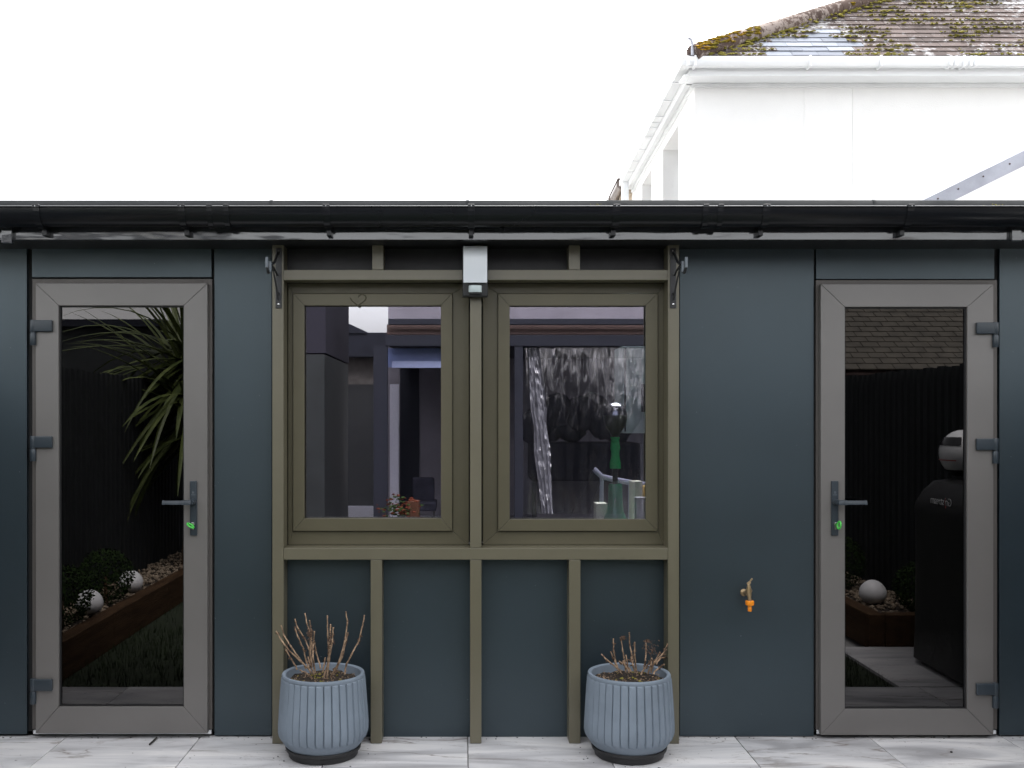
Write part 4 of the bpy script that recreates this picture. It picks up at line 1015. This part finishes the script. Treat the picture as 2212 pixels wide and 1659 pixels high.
for i in range(4): rbx('tile_course', ROOFB, 835, 1750, 700+i*5.6, 705.2+i*5.6, zv+.12-.04*i, .5, ver)
rbx('fascia', FASD, 832, 1750, 723, 747, zv-.05, .10, ver, bevel=.005)
rbx('ceiling', FASD, 832, 1750, 733, 740, zv+.1, 3.2, ver)
rbx('back_wall', WALLG, 832, 1750, 741, 1200, zv+3.3, .2, ver)
for x0, x1 in ((806, 836), (1112, 1130), (1520, 1545)): rbx('post', FASD, x0, x1, 745, 1200, zv-.04, .12, ver)
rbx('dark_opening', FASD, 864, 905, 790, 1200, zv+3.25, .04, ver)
rbx('door_frame', mat('frame_greywhite', (.30, .30, .36), .5), 842, 861, 830, 1200, zv+2.6, .1, ver)
rbx('storage_panel', mat('panel_midgrey', (.10, .095, .11), .7), 1160, 1400, 960, 1200, zv+1.4, .3, ver)
rbx('header_sheet', SHADE, 836, 1095, 752, 793, zv+.3, .03, ver)
rbx('valance', mat('pale_blue_valance', (.34, .39, .62), .5), 846, 1090, 780, 794, zv+.22, .05, ver)
# wavy clear sheet
def sheet(x0, x1, y0, y1, zz, label):
    a, b = R_(x0, y1, zz), R_(x1, y0, zz); vs = []; fs = []; NX, NZ = 170, 40
    for j in range(NZ+1):
        for i in range(NX+1):
            x = a.x+(b.x-a.x)*i/NX; z = a.z+(b.z-a.z)*j/NZ
            y = a.y+.03*noise.noise(Vector((x*3, z*.5, 0)))+.016*noise.noise(Vector((x*13, z*.9, 5)))+.004*noise.noise(Vector((x*30, z*9, 5)))
            vs.append((x, y, z))
    for j in range(NZ):
        for i in range(NX): q = j*(NX+1)+i; fs.append((q, q+1, q+NX+2, q+NX+1))
    o = MB().add(vs, fs).build('plastic_curtain', PVC, None, smooth=True); tag(o, label, 'curtain', None)
sheet(1131, 1500, 750, 1110, zv+.08, 'crinkled clear plastic sheet mirrored in the right window')
sf = thing('garden_sofa', (1.2, -8, 0), 'dark cushioned garden sofa under the veranda, mirrored in the right window', 'sofa')
for i in range(9):
    c1 = R_(1158+i*25+random.uniform(-5, 5), 905+random.uniform(-18, 18), zv+.9+.1*(i % 2)); mbp = MB(); blob(mbp, (0, 0, 0), .1)
    vs = []; fs = []; NA, NB = 22, 12
    for a_ in range(NB+1):
        e = -PI/2+PI*a_/NB
        for b_ in range(NA):
            q = 2*PI*b_/NA; d = Vector((math.cos(e)*math.cos(q), math.cos(e)*math.sin(q), math.sin(e))); k = 1+.16*noise.noise(d*2.3+Vector((i*7, 0, 0)))+.05*noise.noise(d*8)
            vs.append((c1.x+d.x*.20*k, c1.y+d.y*.10*k, c1.z+d.z*.22*k))
    for a_ in range(NB):
        for b_ in range(NA): fs.append((a_*NA+b_, a_*NA+(b_+1) % NA, (a_+1)*NA+(b_+1) % NA, (a_+1)*NA+b_))
    MB().add(vs, fs).build('cushion', CUSH, sf, smooth=True)
rbx('base', CUSH, 1148, 1385, 957, 1040, zv+.6, .7, sf, bevel=.03)
for x in (1150, 1375): rbx('leg', BLACKM, x, x+8, 1040, 1200, zv+.7, .05, sf)
ac = thing('garden_chair', (-.4, -7.6, 0), 'dark garden armchair under the veranda, mirrored in the left window', 'chair')
rbx('backrest', CUSH, 890, 938, 1032, 1085, zv+1.2, .1, ac, bevel=.03); rbx('seat', CUSH, 886, 942, 1086, 1105, zv+.9, .5, ac, bevel=.02)
for x in (888, 935): rbx('leg', BLACKM, x, x+5, 1105, 1200, zv+.95, .04, ac)
fp = thing('flower_tub', (-.7, -6.9, 0), 'tub of red and orange flowers beside the veranda post', 'flower tub')
c0 = R_(862, 1100, zv-.3)
MB().lathe([(.12, 0), (.16, .28), (.165, .30), (.14, .30)], (c0.x, c0.y, 0), 20).build('tub', BLACKM, fp, smooth=True)
fl = MB(); lf = MB()
for i in range(160):
    q = Vector((c0.x+random.gauss(0, .09), c0.y+random.gauss(0, .09), .42+random.gauss(0, .07))); blob(fl if i % 2 else lf, q, random.uniform(.012, .028))
fl.build('flower', REDF, fp); lf.build('foliage', LEAFD, fp)
tag(rbx('brick_block', mat('terracotta_block', (.06, .028, .018), .85, spec=.05), 880, 904, 1085, 1200, zv-.1, .3, None), 'terracotta coloured block beside the flower tub', 'block')

# faint heart drawn in the dust on the left casement head
hs_pts = []
for i in range(25):
    q = 2*PI*i/24; u = 16*math.sin(q)**3; v = 13*math.cos(q)-5*math.cos(2*q)-2*math.cos(3*q)-math.cos(4*q)
    hs_pts.append((X(774, -.012)+u*.0022, -.0118, Z(647, -.012)+v*.0019))
wl = [o for o in shed.children if o.name.startswith('window')][0]
MB().tube(hs_pts[:19], .0032, 4).build('dust_mark', mat('dust_mark', (.074, .067, .043), .45), wl)
# white tube frame put indoors, standing in for one mirrored in the right pane
ai = thing('reflection_standin_frame', (1.0, .8, .03), 'white tube frame added inside the right window, standing in for a reflection beside the hookah', 'tube frame')
wy = .62
MB().tube([P(1283, 1013, wy), P(1300, 1030, wy), P(1352, 1041, wy), P(1430, 1052, wy)], .014, 8).build('top_rail', mat('frame_lilac_white', (.72, .70, .85), .3), ai, smooth=True)
for x, y in ((1300, 1031), (1362, 1043)):
    MB().tube([P(x, y, wy), P(x-2, 1180, wy)], .011, 8).build('leg', mat('frame_lilac_white', (.7, .7, .8)), ai, smooth=True)
MB().tube([P(1283, 1013, wy), P(1225, 1130, wy)], .005, 6).build('strut', BLACKM, ai)
MB().tube([P(1300, 1032, wy), P(1262, 1130, wy)], .005, 6).build('strut', BLACKM, ai)
# grit along the foot of the wall and round the pots
gt = MB()
for i in range(150):
    x = random.uniform(-2.6, 3.0); y = -abs(random.gauss(0, .02))-.004
    if i > 110:
        a = random.uniform(0, 2*PI); c_ = random.choice((-.604, .7145)); x = c_+.175*math.cos(a)*random.uniform(.95, 1.3); y = -.236+.175*math.sin(a)*random.uniform(.95, 1.3)
        if y > -.01: continue
    blob(gt, (x, y, .0015), random.uniform(.0012, .004), (1.3, 1, .5))
tag(gt.build('grit', TWIG), 'dark grit and crumbs gathered along the foot of the wall', 'debris', kind='stuff')
# bunched clear curtain tied beside the veranda post
a_, b_ = R_(1138, 1110, zv+.04), R_(1168, 752, zv+.04); vs = []; fs = []; NX, NZ = 26, 60
for j in range(NZ+1):
    f = j/NZ; wd_ = .8+.5*math.sin(f*PI)**2-.35*math.exp(-((f-.52)/.1)**2); sh_ = .16*(1-f)
    for i in range(NX+1):
        u = i/NX-.5; x = (a_.x+b_.x)/2+sh_+u*(b_.x-a_.x)*wd_; z = a_.z+(b_.z-a_.z)*f
        vs.append((x, a_.y+.022*math.sin(u*22+f*3)*(.5+noise.noise(Vector((u*3, f*6, 1))))+.03*noise.noise(Vector((u*7, f*30, 3))), z))
for j in range(NZ):
    for i in range(NX): q = j*(NX+1)+i; fs.append((q, q+1, q+NX+2, q+NX+1))
tag(MB().add(vs, fs).build('gathered_curtain', mat('milky_pvc', (.085, .085, .098), .22, spec=.8, bump=.6, bscale=30, stretch=(2, 1, .8)), None, smooth=True), 'gathered silvery plastic curtain at the left edge of the right window reflection', 'curtain')
